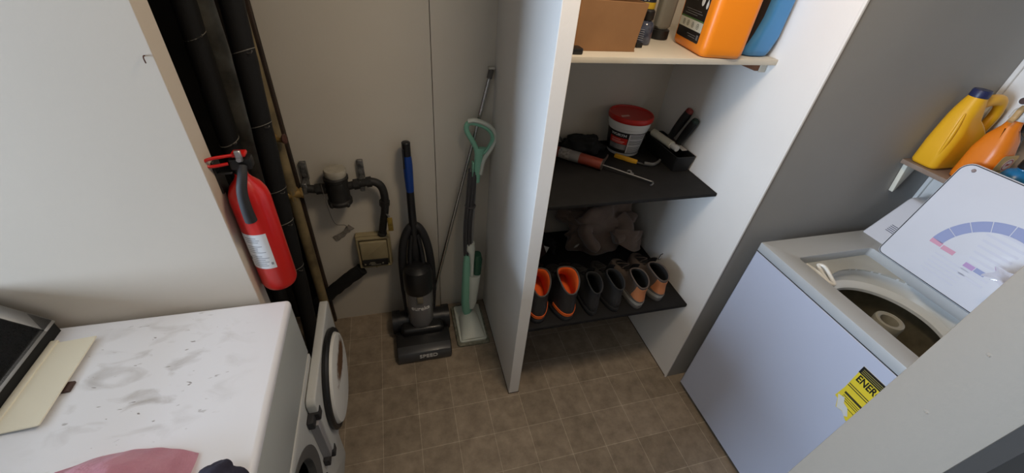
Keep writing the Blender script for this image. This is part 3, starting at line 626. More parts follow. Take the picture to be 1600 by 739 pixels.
# arched rear spine: side rails meeting over the cup, and pole
B().tube([vp(-0.058, 0.050, 0.04), vp(-0.066, 0.052, 0.25), vp(-0.062, 0.052, 0.40), vp(-0.044, 0.052, 0.50), vp(-0.014, 0.054, 0.555), vp(0.018, 0.054, 0.555), vp(0.046, 0.052, 0.50), vp(0.064, 0.052, 0.40), vp(0.070, 0.052, 0.25), vp(0.058, 0.050, 0.04)], 0.0185, 16, 8).out('hose', mat('hose_black', (36, 36, 38), 0.6, bump=0.3, bscale=160), vc)
sp = B().tube([vp(0, 0.05, 0.02), vp(0, 0.055, 0.25), vp(0.0, 0.052, 0.42), vp(-0.002, 0.050, 0.54)], lambda q: 0.056-0.036*q, 18, 8, flat=0.6, up=(1, 0, 0)).tube([vp(-0.030, 0.01, 0.33), vp(-0.026, 0.03, 0.42), vp(-0.012, 0.045, 0.52)], 0.011, 12, 6).tube([vp(0.032, 0.01, 0.33), vp(0.028, 0.03, 0.42), vp(0.014, 0.045, 0.52)], 0.011, 12, 6).out('spine', M_vb, vc)
B().tube([vp(0, 0.050, 0.50), vp(-0.002, 0.050, 0.64), vp(-0.002, 0.048, 0.74)], lambda q: 0.0185-0.002*q, 18, 6).out('handle_pole', M_vb, vc)
gr = B().tube([vp(-0.002, 0.048, 0.735), vp(-0.003, 0.044, 0.81), vp(-0.003, 0.040, 0.87), vp(-0.004, 0.038, 0.905)], lambda q: 0.0165+0.003*math.sin(q*PI), 18, 6).out('grip', mat('grip_blue', (22, 62, 140), 0.35), vc)
B().tube([vp(-0.004, 0.038, 0.900), vp(-0.004, 0.034, 0.935), vp(-0.004, 0.030, 0.955), vp(-0.004, 0.029, 0.962)], lambda q: 0.0175 if q < 0.75 else 0.0175*(1-(q-0.75)*2.2), 18, 6).box((-0.022, 0.012, 0.85), (-0.015, 0.030, 0.935), 0.003, 2, Matrix.Translation(base) @ frame(lean_v, (1, 0, 0))).out('grip_cap', M_vb, gr)

# ---------------------------------------------------------------- steam mop
M_mint = mat('mint_plastic', (140, 200, 172), 0.38)
M_ivory = mat('ivory_plastic', (222, 226, 214), 0.38)
sm = thing('steam_mop', 'mint green and white steam mop standing in the corner by the divider wall', 'mop', (0.282, 1.42, 0))
B().prism(rrect(0.198, 1.292, 0.366, 1.568, 0.016), Matrix.Translation((0, 0, 0.002)), 0.014, 0.004, 3).noise(0.004, 60).out('cloth_pad', mat('grey_pad', (150, 148, 130), 0.95, rgb2=(104, 104, 88), vscale=50, bump=0.6, bscale=150), sm)
B().prism(rrect(0.212, 1.306, 0.354, 1.556, 0.014), Matrix.Translation((0, 0, 0.013)), 0.014, 0.005, 3).out('floor_head', M_ivory, sm)
hr = []
for i in range(9):
    q = i/8; y = 1.312+0.155*q; w = 0.064-0.012*q; h = 0.012+0.052*math.sin(min(1, q*1.25)*PI/2)**1.0
    cx_ = 0.284-0.004*q
    hr.append([Vector((cx_+w*math.cos(a), y, 0.026+h*math.sin(a))) for a in [PI*k/14 for k in range(15)]] + [Vector((cx_-w+2*w*k/6, y, 0.024)) for k in range(7)])
B().loft(hr).out('head_hump', M_ivory, sm)
mb = Vector((0.268, 1.447, 0.075)); mt_ = Vector((0.316, 1.548, 1.105)); ma = (mt_-mb).normalized(); ML = (mt_-mb).length
MF = frame(ma, (1, 0, 0)).to_3x3()
def mp_(x, y, z): return mb + MF @ Vector((x, y, z))
def sec(z, w, d, cx=0, cy=0, n=20, e=2.6):
    return [mp_(cx+w*math.copysign(abs(math.cos(2*PI*k/n))**(2/e), math.cos(2*PI*k/n)), cy+d*math.copysign(abs(math.sin(2*PI*k/n))**(2/e), math.sin(2*PI*k/n)), z) for k in range(n)]
B().loft([sec(0.00, 0.014, 0.014), sec(0.03, 0.026, 0.022), sec(0.09, 0.030, 0.026, -0.003), sec(0.17, 0.029, 0.027, -0.004), sec(0.25, 0.020, 0.024, -0.012), sec(0.34, 0.018, 0.022, -0.013), sec(0.385, 0.016, 0.018, -0.012)]).out('body', M_mint, sm)
B().loft([sec(0.055, 0.016, 0.028, 0.022), sec(0.10, 0.024, 0.036, 0.024), sec(0.20, 0.028, 0.040, 0.026), sec(0.262, 0.030, 0.042, 0.028), sec(0.268, 0.027, 0.040, 0.028)]).out('front_shell', M_ivory, sm)
B().loft([sec(0.27, 0.010, 0.032, 0.012), sec(0.34, 0.011, 0.030, 0.010), sec(0.40, 0.016, 0.030, 0.006), sec(0.425, 0.024, 0.030, 0.000), sec(0.455, 0.020, 0.024, 0.000)]).out('upper_shell', M_ivory, sm)
B().loft([sec(0.272, 0.022, 0.030, 0.040, 0.006), sec(0.36, 0.024, 0.030, 0.040, 0.006), sec(0.382, 0.020, 0.026, 0.038, 0.006)]).out('water_tank', mat('tank_green', (58, 112, 86), 0.12, trans=0.35), sm)
B().tube([mp_(0.004, 0, 0.44), mp_(0.004, 0, 0.70), mp_(0.004, 0, 0.93)], 0.0085, 14, 1).out('pole', M_steel, sm)
cd = B()
for k in range(7):
    xx = -0.030+0.0052*k; yy = -0.006-0.010*math.sin(k*2.1)
    cd.tube([mp_(xx+0.003, yy, 0.385+0.016*(k % 3)), mp_(xx-0.006+0.002*(k % 2), yy-0.010, 0.55), mp_(xx+0.001, yy-0.006, 0.72), mp_(xx+0.006, yy, 0.835-0.014*(k % 3))], 0.0048, 8, 6)
cd.tube([mp_(-0.034, -0.012, 0.66), mp_(-0.010, -0.030, 0.655), mp_(0.008, -0.012, 0.66), mp_(-0.010, 0.010, 0.665)], 0.005, 8, 5, closed=True)
cd.out('power_cord', mat('cord_grey', (78, 76, 78), 0.6), sm)
B().box((-0.012, -0.016, 0.80), (-0.006, 0.012, 0.865), 0.002, 2, Matrix.Translation(mb) @ frame(ma, (1, 0, 0))).out('cord_hook', M_mint, sm)
B().loft([sec(0.77, 0.013, 0.012, 0.012), sec(0.84, 0.016, 0.014, 0.012), sec(0.90, 0.018, 0.015, 0.014), sec(0.925, 0.028, 0.014, 0.018)]).out('neck', M_mint, sm)
lpts = [mp_(0.018, 0, 0.905), mp_(-0.016, -0.002, 0.955), mp_(-0.042, -0.004, 1.000), mp_(-0.038, -0.006, 1.028), mp_(-0.006, -0.006, 1.030), mp_(0.046, -0.005, 1.008), mp_(0.070, -0.003, 0.972), mp_(0.056, 0, 0.925)]
B().tube(lpts, 0.0105, 14, 8, closed=True, flat=1.1).out('handle_loop', M_mint, sm)
B().tube([mp_(0.026, -0.006, 0.81), mp_(0.036, -0.006, 0.875), mp_(0.064, -0.008, 0.925), mp_(0.0815, -0.010, 0.972), mp_(0.054, -0.012, 1.018), mp_(-0.004, -0.013, 1.042), mp_(-0.040, -0.010, 1.038)], 0.0088, 12, 8, flat=1.5).out('handle_trim', M_ivory, sm)

# ---------------------------------------------------------------- steel pole leaning in the corner
cp = thing('steel_pole', 'thin shiny steel pole leaning into the corner behind the steam mop', 'pole', (0.066, 1.520, 0))
B().tube([(0.066, 1.520, 0.004), (0.368, 1.586, 1.272)], 0.0085, 16, 1).out('shaft', M_chrome, cp)
B().tube([(0.366, 1.5855, 1.262), (0.371, 1.587, 1.285), (0.3735, 1.5875, 1.297)], 0.0105, 14, 1).out('end_cap', mat('cap_grey', (92, 88, 84), 0.5), cp)
B().box((0.362, 1.578, 1.296), (0.388, 1.601, 1.303), 0.002, 1).out('hanging_tab', mat('tab_pale', (196, 192, 182), 0.5), cp)

# ================================================================== shelves between the divider and the side wall
M_shelfw = mat('shelf_cream', (206, 200, 186), 0.6, var=0.05, vscale=6)
M_shelfk = mat('shelf_black', (25, 24, 24), 0.8, rgb2=(20, 19, 19), vscale=25, bump=0.1, spec=0.3)
AX0, AX1 = 0.4385, 1.189
ts = tag(B().box((AX0, 1.096, 1.4545), (AX1, 1.602, 1.472), 0.002, 2).out('wall_shelf', M_shelfw), 'cream painted shelf board, topmost of the three between the two white walls', 'shelf', 'shelf boards between the walls')
tag(B().box((AX0, 1.096, 0.960), (AX1, 1.602, 0.975), 0.003, 2).out('wall_shelf', M_shelfk), 'black middle shelf carrying the white bucket with the red lid', 'shelf', 'shelf boards between the walls')
tag(B().box((AX0, 0.990, 0.437), (AX1, 1.602, 0.455), 0.004, 2).out('wall_shelf', M_shelfk), 'black lowest shelf carrying the row of boots and shoes', 'shelf', 'shelf boards between the walls')
cl = thing('shelf_cleat', 'small wooden cleat under the right end of the cream top shelf', 'cleat', (1.175, 1.34, 1.43))
B().prism([(1.130, 1.4540), (1.130, 1.428), (1.145, 1.424), (1.602, 1.424), (1.602, 1.4540)], axes((1.163, 0, 0), (0, 1, 0), (0, 0, 1)), 0.0255, 0.001, 1).out('batten', mat('raw_wood', (128, 84, 58), 0.7, rgb2=(104, 66, 44), vscale=18), cl)
B().box((1.1625, 1.1265, 1.4245), (1.1888, 1.1305, 1.4538), 0.001, 1).out('painted_end', M_shelfw, cl)

# ---------------------------------------------------------------- footwear
def footwear(name, label, group, hx, hy, yaw, L, W, H, cols, dip=0.05, mirror=1, seed=0, lining=None, parts=()):
    """heel at (hx, hy), toe pointing away from the doorway"""
    t = thing(name, label, 'boot' if 'boot' in name else 'shoe', (hx, hy, 0.455), group)
    T = Matrix.Translation((hx, hy, 0.455)) @ Matrix.Rotation(yaw, 4, 'Z')
    SO = 0.026
    tab = [(0.0, 1.0, 1.0, 0.0), (0.15, 0.995, 1.02, -0.003), (0.28, 0.95, 0.99, 0.0), (0.40, 0.80, 0.93, 0.005), (0.52, 0.62, 0.86, 0.008), (0.64, 0.51, 0.82, 0.009), (0.80, 0.455, 0.80, 0.008), (1.0, 0.43, 0.83, 0.003)]
    def par(q):
        q = max(0, min(1, q))
        for a, b in zip(tab, tab[1:]):
            if q <= b[0]:
                k = (q-a[0])/(b[0]-a[0]); k = k*k*(3-2*k)
                return [a[i]+(b[i]-a[i])*k for i in (1, 2, 3)]
        return tab[-1][1:]
    def U(z, a, off=0.0):
        f, w, r = par((z-SO)/(H-SO)); f *= L
        hw = W/2*w*0.98; cyy = (r+f)/2; hl = (f-r)/2+off; hw += off
        ex = 2/2.35
        sx = math.copysign(abs(math.sin(a))**ex, math.sin(a)); sy = math.copysign(abs(math.cos(a))**ex, math.cos(a))
        y = cyy-hl*sy
        q = max(0, min(1, y/L))
        fat = 0.88+0.12*math.sin(min(1, q/0.72)*PI/2) if q < 0.72 else 1.0
        return T @ Vector((hw*sx*fat + mirror*0.007*math.sin(q*PI), y, z))
    def ztop(a):
        c = (1+math.cos(a))/2
        return H - dip*c**2.2 - 0.012*(1-c)**3
    n = 40
    up = B()
    up.loft([[U(SO-0.004+(ztop(2*PI*i/n)-SO+0.004)*k/16, 2*PI*i/n) for i in range(n)] for k in range(17)], False, False)
    up.out('upper', cols['upper'], t, smooth=60)
    lm = cols['lining']
    B().tube([U(ztop(2*PI*i/n)+0.001, 2*PI*i/n, -0.0015) for i in range(n)], 0.0032, 8, 1, closed=True).out('collar', cols.get('collar', cols['upper']), t)
    ln_ = B()
    ln_.loft([[U(ztop(2*PI*i/n)+dz, 2*PI*i/n, off) for i in range(n)] for dz, off in ((0.000, -0.004), (-0.003, -0.0065), (-0.012, -0.009), (-0.035, -0.010), (-0.06, -0.011))] + [[U(max(SO+0.012, ztop(2*PI*i/n)-0.105), 2*PI*i/n, -0.013) for i in range(n)]], False, True)
    ln_.out('lining', lm, t, smooth=60)
    so = B()
    rings = []
    for z, off in ((0.0005, -0.003), (0.003, 0.001), (0.012, 0.003), (SO-0.004, 0.003), (SO, 0.0)):
        r = []
        for i in range(n):
            p = U(SO, 2*PI*i/n, off); p.z = 0.455+z; r.append(p)
        rings.append(r)
    so.loft(rings).out('sole', cols['sole'], t)
    def patch(z0, z1, a0, a1, off, nm, m_, curve=0.0, nu=18, nv=5):
        b = B().grid(lambda u, v: U(z0+(z1-z0)*v + curve*(abs(2*u-1)**2), a0+(a1-a0)*u, off), nu, nv, 0.0)
        fs = b.bm.faces[:]
        bmesh.ops.recalc_face_normals(b.bm, faces=fs)
        bmesh.ops.solidify(b.bm, geom=fs, thickness=0.002)
        return b.out(nm, m_, t, smooth=50)
    for p in parts: patch(*p)
    # tongue and laces
    def vamp(q, x): # along the instep
        z = SO+(H-SO)*(0.36+0.56*q); return U(z, PI-x, 0.003)
    tg = B().grid(lambda u, v: vamp(v, (u-0.5)*1.0)+Vector((0, 0, 0.004+0.018*v*v)), 8, 8, 0.0)
    fs = tg.bm.faces[:]; bmesh.ops.solidify(tg.bm, geom=fs, thickness=0.004); tg.out('tongue', cols.get('tongue', cols['upper']), t, smooth=50)
    lc_ = B()
    zz = []
    for k in range(9):
        zz.append(vamp(0.08+0.085*k, 0.55*(1 if k % 2 else -1))+Vector((0, 0, 0.007)))
    lc_.tube(zz, 0.0022, 6, 3).out('laces', cols['laces'], t)
    return t, U
M_leath = mat('black_leather', (40, 38, 38), 0.5, bump=0.15, bscale=90)
M_orl = mat('orange_lining', (226, 96, 26), 0.8)
M_sole = mat('black_sole', (36, 36, 38), 0.75)
bc = dict(collar=mat('collar_grey', (70, 64, 60), 0.6), upper=M_leath, lining=M_orl, sole=M_sole, laces=M_blackm, tongue=M_leath)
band = (0.030, 0.047, -1.05, 1.05, 0.0025, 'heel_stripe', mat('stripe_orange', (236, 104, 34), 0.6), 0.010)
cuff = (0.132, 0.146, -1.1, 1.1, 0.0015, 'heel_cuff', mat('cuff_grey', (58, 54, 52), 0.6), 0.022)
footwear('work_boot', 'black orange-lined work boot, half hidden by the white divider wall', 'orange-lined work boots', 0.488, 1.012, 0.0, 0.29, 0.114, 0.205, bc, 0.058, 1, parts=(band,))
footwear('work_boot', 'black orange-lined work boot in full view beside the plain black shoes', 'orange-lined work boots', 0.610, 1.002, -0.06, 0.29, 0.114, 0.205, bc, 0.058, -1, parts=(band,))
kc = dict(upper=mat('black_nubuck', (34, 33, 33), 0.8), lining=M_blackm, sole=mat('sole_charcoal', (26, 26, 27), 0.8), laces=M_blackm)
tabp = (0.112, 0.130, 0.95, 1.2, 0.002, 'pull_tab', mat('tab_white', (190, 188, 184), 0.6))
footwear('black_shoe', 'plain black shoe standing next to the orange-lined boot', 'plain black shoes', 0.728, 1.008, -0.06, 0.285, 0.084, 0.150, kc, 0.025, 1, parts=(tabp,))
footwear('black_shoe', 'plain black shoe standing next to the tan-heeled shoes', 'plain black shoes', 0.836, 1.010, -0.06, 0.285, 0.084, 0.150, kc, 0.025, -1, parts=(tabp,))
wc_ = dict(upper=mat('brown_suede', (88, 76, 68), 0.85, bump=0.2, bscale=120), lining=M_blackm, sole=mat('sole_taupe', (92, 88, 84), 0.75), laces=mat('lace_brown', (70, 58, 50), 0.8), tongue=M_leath)
M_tanp = mat('tan_leather', (178, 112, 70), 0.65, bump=0.15, bscale=80)
hp = (0.046, 0.108, -0.85, 1.05, 0.002, 'heel_patch', M_tanp, 0.010)
ms = (0.026, 0.041, -1.7, 1.7, 0.0035, 'midsole', mat('midsole_pale', (170, 166, 156), 0.6))
mb_ = (0.041, 0.050, -1.5, 1.5, 0.0025, 'midsole_band', mat('band_grey', (84, 82, 80), 0.7))
footwear('walking_shoe', 'brown suede shoe with a tan heel, next to the black shoes', 'tan-heeled brown shoes', 0.944, 1.006, -0.05, 0.29, 0.095, 0.138, wc_, 0.020, 1, parts=(hp, ms, mb_))
s2, U2 = footwear('walking_shoe', 'brown suede shoe with a tan heel, nearest to the white side wall', 'tan-heeled brown shoes', 1.061, 1.030, -0.06, 0.29, 0.095, 0.138, wc_, 0.020, -1, parts=(hp, ms, mb_))
Mtg = axes(U2(0.128, PI)+Vector((0.034, 0.000, 0.010)), (0.93, 0.35, 0), (0.25, 0, 1))
tgp = B().box((-0.010, 0, -0.001), (0.010, 0.034, 0.001), 0.0005, 1, Mtg).out('tongue_label', M_black, s2)
tl_ = B()
for k in range(4): tl_.box((-0.006+0.001*k, 0.006+0.006*k, 0.001), (0.007, 0.0095+0.006*k, 0.0016), M=Mtg)
tl_.out('label_print', mat('tab_white', (190, 188, 184), 0.6), tgp, smooth=0)

# ---------------------------------------------------------------- clothing behind the shoes
M_cloth = mat('brown_fleece', (128, 109, 97), 0.95, rgb2=(108, 91, 80), vscale=12, bump=0.3, bscale=120, sheen=0.3)
def heap(name, label, cat, c, r, m_, seed, amp=0.035, fold=0.016, fdir=(1, 0.3, 0), zmin=0.4565, sub=5):
    b = B(); b.ball((0, 0, 0), 1, sub=sub)
    fd = Vector(fdir)
    for v in b.bm.verts:
        d = v.co.normalized()
        k = 1 + amp/max(r)*4*noise.noise(d*1.7+Vector((seed, 0, 0)))
        q = d*3.2+Vector((seed*2, 0, 0)); q += 0.8*noise.noise_vector(d*2+Vector((seed, 0, 0)))
        s_ = q.dot(fd)*3.4
        k += fold/max(r)*2.2*(1-abs(math.sin(s_)))**1.5*(0.5+0.8*max(0, noise.noise(d*2.3+Vector((0, seed, 0)))+0.4))
        v.co = Vector((d.x*r[0]*k+c[0], d.y*r[1]*k+c[1], max(zmin, d.z*r[2]*k+c[2])))
    return b
hp_ = heap('heap', '', '', (0.940, 1.480, 0.555), (0.205, 0.088, 0.150), M_cloth, 3.1, 0.028, 0.010, (0.5, 0.2, 0.8))
cm = thing('fleece_jacket', 'crumpled brown fleece jacket heaped on the lowest shelf behind the shoes', 'jacket', (0.945, 1.45, 0.455))
hp_.out('body', M_cloth, cm, smooth=80)
# sleeves and a turned-back flap spilling forward
B().tube([(0.87, 1.44, 0.61), (0.835, 1.40, 0.595), (0.850, 1.375, 0.560), (0.885, 1.362, 0.530)], lambda q: 0.052-0.012*q, 18, 8, flat=0.7).noise(0.012, 18, 4).out('sleeve', M_cloth, cm, smooth=80)
B().tube([(1.03, 1.45, 0.62), (1.045, 1.41, 0.60), (1.02, 1.385, 0.57), (0.985, 1.378, 0.555)], lambda q: 0.056-0.008*q, 18, 8, flat=0.72).noise(0.014, 16, 8).out('sleeve', M_cloth, cm, smooth=80)
fl = B().grid(lambda u, v: Vector((0.98+0.16*u, 1.385-0.035*math.sin(u*PI)-0.03*v, 0.610-0.075*v+0.02*math.sin(3*u+2*v)-0.03*u)), 14, 8)
bmesh.ops.solidify(fl.bm, geom=fl.bm.faces[:], thickness=0.005); fl.noise(0.010, 20, 2).out('collar', M_cloth, cm, smooth=80)
B().box((-0.014, -0.001, -0.010), (0.014, 0.001, 0.010), 0.0005, 1, Matrix.Translation((0.775, 1.352, 0.556)) @ Euler((0.3, 0.2, 0.5)).to_matrix().to_4x4()).out('care_tag', mat('tag_grey', (188, 184, 176), 0.7), cm)
gm = thing('folded_garment', 'dark maroon garment with a white tag, on the lowest shelf by the divider', 'garment', (0.59, 1.42, 0.455))
heap('h', '', '', (0.535, 1.45, 0.50), (0.078, 0.10, 0.075), None, 7.7, 0.02, 0.012, (1, 0.2, 0.4), sub=4).out('fabric', mat('maroon_cloth', (62, 38, 36), 0.95, bump=0.3, bscale=110), gm, smooth=80)
B().prism([(-0.012, 0.016), (0.014, 0.010), (0.004, -0.020)], axes((0.640, 1.395, 0.520), (0.95, -0.3, 0), (0.1, 0.2, 1)), 0.0012).out('paper_tag', mat('paper_white', (216, 214, 210), 0.7), gm, smooth=0)
mg = thing('dark_trousers', 'pair of folded black trousers between the maroon garment and the brown jacket', 'trousers', (0.73, 1.46, 0.455))
heap('h', '', '', (0.690, 1.50, 0.473), (0.030, 0.06, 0.03), None, 5.2, 0.01, 0.01, (0.2, 1, 0.4), sub=4).out('fabric', mat('black_cloth', (26, 25, 26), 0.95), mg, smooth=80)

# ---------------------------------------------------------------- middle shelf: tools
MZ = 0.9755
bu = thing('plastic_bucket', 'white plastic bucket with a red lid on the black middle shelf', 'bucket', (0.977, 1.500, MZ))
bcx, bcy = 0.977, 1.500
def brad(z): return 0.0705+(0.0905-0.0705)*(z/0.160)
B().lathe([(0.060, 0.003), (0.068, 0.0), (0.0705, 0.003), (brad(0.122), 0.122), (brad(0.122)+0.003, 0.124), (brad(0.155)+0.002, 0.155), (0.085, 0.158)], (bcx, bcy, MZ), n=56).out('tub', mat('bucket_white', (226, 226, 222), 0.4), bu)
ld = B().lathe([(0.0935, 0.150), (0.0955, 0.152), (0.0965, 0.160), (0.0955, 0.170), (0.0925, 0.173), (0.0885, 0.172), (0.0865, 0.167), (0.080, 0.166), (0.0, 0.166)], (bcx, bcy, MZ), n=56, cap0=False).out('lid', mat('lid_red', (196, 40, 32), 0.4), bu)
B().prism([(-0.022, -0.006), (0.018, -0.010), (0.022, 0.004), (-0.014, 0.010)], Matrix.Translation((bcx-0.040, bcy-0.020, MZ+0.1655)) @ Matrix.Rotation(0.25, 4, 'Z'), 0.001).out('lid_sticker', mat('sticker_pale', (220, 176, 166), 0.5), ld, smooth=0)
bF = math.atan2(-bcy, -bcx)
def onb(a, z, d=0.0006):
    r = brad(z)+d; return Vector((bcx+r*math.cos(bF+a), bcy+r*math.sin(bF+a), MZ+z))
def band_(z0, z1, a0, a1, nm, m_, par_, d=0.0006, nu=30):
    return B().grid(lambda u, v: onb(a0+(a1-a0)*u, z0+(z1-z0)*v, d), nu, 4).out(nm, m_, par_, recalc=False)
lw_ = band_(0.014, 0.110, -1.75, 1.55, 'label', mat('label_black', (22, 20, 22), 0.4), bu)
band_(0.056, 0.084, -0.85, 0.16, 'red_panel', mat('panel_red', (206, 42, 34), 0.45), lw_, 0.0009)
def fade_mat():
    return mat('panel_grey', (150, 150, 150), 0.5, rgb2=(70, 70, 72), vscale=26)
band_(0.030, 0.055, -0.85, 0.16, 'grey_panel', fade_mat(), lw_, 0.0009)
band_(0.017, 0.106, 0.20, 1.15, 'text_panel', mat('panel_white', (206, 206, 206), 0.5), lw_, 0.0009)
tl_ = B()
for k in range(18):
    z = 0.102-k*0.0048
    if k in (4, 10): continue
    tl_.grid(lambda u, v: onb(0.26+0.80*u, z-0.0024*v, 0.0012), 12, 1)
tl_.out('text_lines', mat('ink_grey', (96, 96, 98), 0.6), lw_, smooth=0, recalc=False)
tl_ = B()
for (a0, a1, z, h) in ((-0.72, -0.20, 0.078, 0.004), (-0.72, 0.02, 0.070, 0.005), (-0.72, -0.05, 0.063, 0.003)):
    tl_.grid(lambda u, v: onb(a0+(a1-a0)*u, z-h*v, 0.0013), 12, 1)
tl_.out('red_panel_lines', mat('ink_pink', (232, 150, 140), 0.5), lw_, smooth=0, recalc=False)
wa = bF-0.36; wr = brad(0.096)+0.0008
Mb = Matrix.Translation((bcx, bcy, MZ+0.096)) @ Matrix.Rotation(wa+PI/2, 4, 'Z') @ Matrix.Translation((0, -wr, 0)) @ Matrix.Rotation(PI/2, 4, 'X')
text('lettering', 'W\u00dcRTH', 0.0145, Mb, mat('lettering_white', (214, 214, 214), 0.4), lw_, extrude=0.0006, bend=wr, sx=1.35, offset=0.0005)

cg = thing('caulking_gun', 'orange cartridge caulking gun with a long hooked steel rod, lying on the middle shelf', 'tool', (0.70, 1.41, MZ))
ga = Vector((0.615, 1.492, MZ+0.024)); gb_ = Vector((0.792, 1.330, MZ+0.024)); gd = (gb_-ga).normalized()
B().cyl(ga, ga+gd*0.055, 0.0225, n=28).cyl(ga+gd*0.145, gb_, 0.0225, n=28).out('cartridge', mat('cartridge_orange', (128, 54, 38), 0.45), cg)
B().cyl(ga+gd*0.055, ga+gd*0.105, 0.0228, n=28).out('cartridge_label', mat('label_offwhite', (170, 166, 160), 0.6, rgb2=(120, 114, 110), vscale=120), cg)
B().cyl(ga+gd*0.105, ga+gd*0.145, 0.0228, n=28).out('cartridge_band', mat('band_silver', (130, 128, 126), 0.55), cg)
B().cyl(gb_, gb_+gd*0.004, 0.0245, n=28).tube([gb_+gd*0.003+Vector((0.008, 0.014, 0.004)), gb_+gd*0.012+Vector((0.03, 0.05, 0.006)), gb_+gd*0.01+Vector((0.06, 0.09, -0.006))], 0.008, 10, 6, flat=0.5).out('frame', mat('gun_frame', (96, 84, 78), 0.5, metal=0.5), cg)
re = Vector((0.945, 1.205, MZ+0.010))
B().tube([gb_, gb_+(re-gb_)*0.5, re, re+Vector((0.008, -0.008, 0.0)), re+Vector((0.006, -0.018, -0.003)), re+Vector((-0.008, -0.026, -0.005))], 0.0036, 10, 6).out('push_rod', mat('rod_steel', (110, 110, 110), 0.45, metal=0.7), cg)
yk = thing('utility_knife', 'yellow utility knife in front of the white bucket on the middle shelf', 'knife', (0.945, 1.405, MZ))
kd = Vector((0.070, -0.070, 0)).normalized(); Mk = axes((0.942, 1.400, MZ), kd, Vector((kd.y*-1, kd.x, 0)))
B().prism([(-0.050, -0.009), (0.030, -0.012), (0.052, -0.006), (0.050, 0.008), (0.0, 0.010), (-0.050, 0.012)], Mk, 0.015, 0.003, 2).out('handle', mat('knife_yellow', (214, 160, 40), 0.45), yk)
B().prism([(0.050, -0.006), (0.085, -0.004), (0.072, 0.006), (0.050, 0.006)], Mk @ Matrix.Translation((0, 0, 0.006)), 0.0012).out('blade', M_steel, yk, smooth=0)
hkk = tag(B().tube([(0.900, 1.300, MZ+0.004), (0.909, 1.305, MZ+0.004), (0.914, 1.295, MZ+0.004), (0.906, 1.287, MZ+0.004), (0.913, 1.277, MZ+0.004), (0.905, 1.270, MZ+0.004)], 0.003, 8, 6).out('screw_hook', M_steel), 'small bright screw hook lying in front of the yellow knife', 'hook')
gp = tag(B().tube([(1.00, 1.345, MZ+0.010), (1.035, 1.332, MZ+0.010), (1.068, 1.345, MZ+0.013), (1.078, 1.352, MZ+0.020)], lambda q: 0.009-0.003*q, 12, 6, flat=0.8).out('grey_clip', mat('clip_grey', (92, 92, 92), 0.3)), 'grey plastic clip lying between the bucket and the black tray', 'clip')
pu = thing('black_pouch', 'black soft tool pouch behind the caulking gun on the middle shelf', 'pouch', (0.78, 1.50, MZ))
heap('h', '', '', (0.790, 1.520, MZ+0.022), (0.085, 0.062, 0.040), None, 2.2, 0.008, 0.006, zmin=MZ+0.001, sub=4).out('fabric', mat('pouch_black', (22, 22, 22), 0.85), pu, smooth=80)
tag(B().tube([(0.600, 1.590, MZ+0.006), (0.625, 1.560, MZ+0.020), (0.655, 1.590, MZ+0.035), (0.690, 1.575, MZ+0.020), (0.655, 1.545, MZ+0.010), (0.610, 1.570, MZ+0.040), (0.640, 1.595, MZ+0.050), (0.700, 1.590, MZ+0.030), (0.72, 1.585, MZ+0.006)], 0.0045, 8, 8).out('coiled_cable', mat('cable_grey', (110, 106, 100), 0.6)), 'loosely coiled grey cable at the back left of the middle shelf', 'cable')

tr = thing('tool_tray', 'black plastic tray of painting tools against the white side wall', 'tray', (1.135, 1.395, MZ))
tx0, tx1, ty0, ty1 = 1.090, 1.184, 1.268, 1.530; th = 0.070
def trr(z, o): return [Vector((x, y, MZ+z)) for x, y in rrect(tx0+0.010-o, ty0+0.010-o, tx1-0.010+o, ty1-0.010+o, 0.008, 4)]
B().loft([trr(0, 0), trr(th-0.004, 0.008), trr(th-0.004, 0.0098), trr(th, 0.0098), trr(th, 0.006), trr(0.004, -0.002)]).out('tub', mat('tray_black', (16, 16, 17), 0.55), tr)
rl_ = thing('paint_roller', 'white paint roller sleeve lying across the black tray', 'roller', (1.12, 1.40, MZ+0.06))
B().cyl((1.113, 1.500, MZ+0.078), (1.128, 1.370, MZ+0.076), 0.0165, n=24).noise(0.002, 140).out('sleeve', mat('roller_fleece', (222, 216, 196), 0.95, bump=0.4, bscale=200), rl_)
B().cyl((1.128, 1.372, MZ+0.076), (1.132, 1.336, MZ+0.075), 0.0125, n=20).out('end_cap', mat('cap_white', (220, 220, 218), 0.4), rl_)
fc = thing('filling_knife', 'pale filling knife lying in the black tray beside the roller', 'knife', (1.16, 1.37, MZ+0.06))
B().prism([(-0.055, -0.007), (0.010, -0.009), (0.010, 0.009), (-0.055, 0.007)], axes((1.158, 1.385, MZ+0.071), (0.02, -1, -0.04), (1, 0.02, 0)), 0.012, 0.003, 2).out('handle', mat('handle_maroon', (84, 60, 56), 0.6), fc)
B().prism([(0.010, -0.010), (0.065, -0.013), (0.065, 0.013), (0.010, 0.010)], axes((1.158, 1.385, MZ+0.076), (0.02, -1, -0.04), (1, 0.02, 0)), 0.0025, 0.0005, 1).out('blade', mat('blade_pale', (186, 182, 176), 0.4), fc)
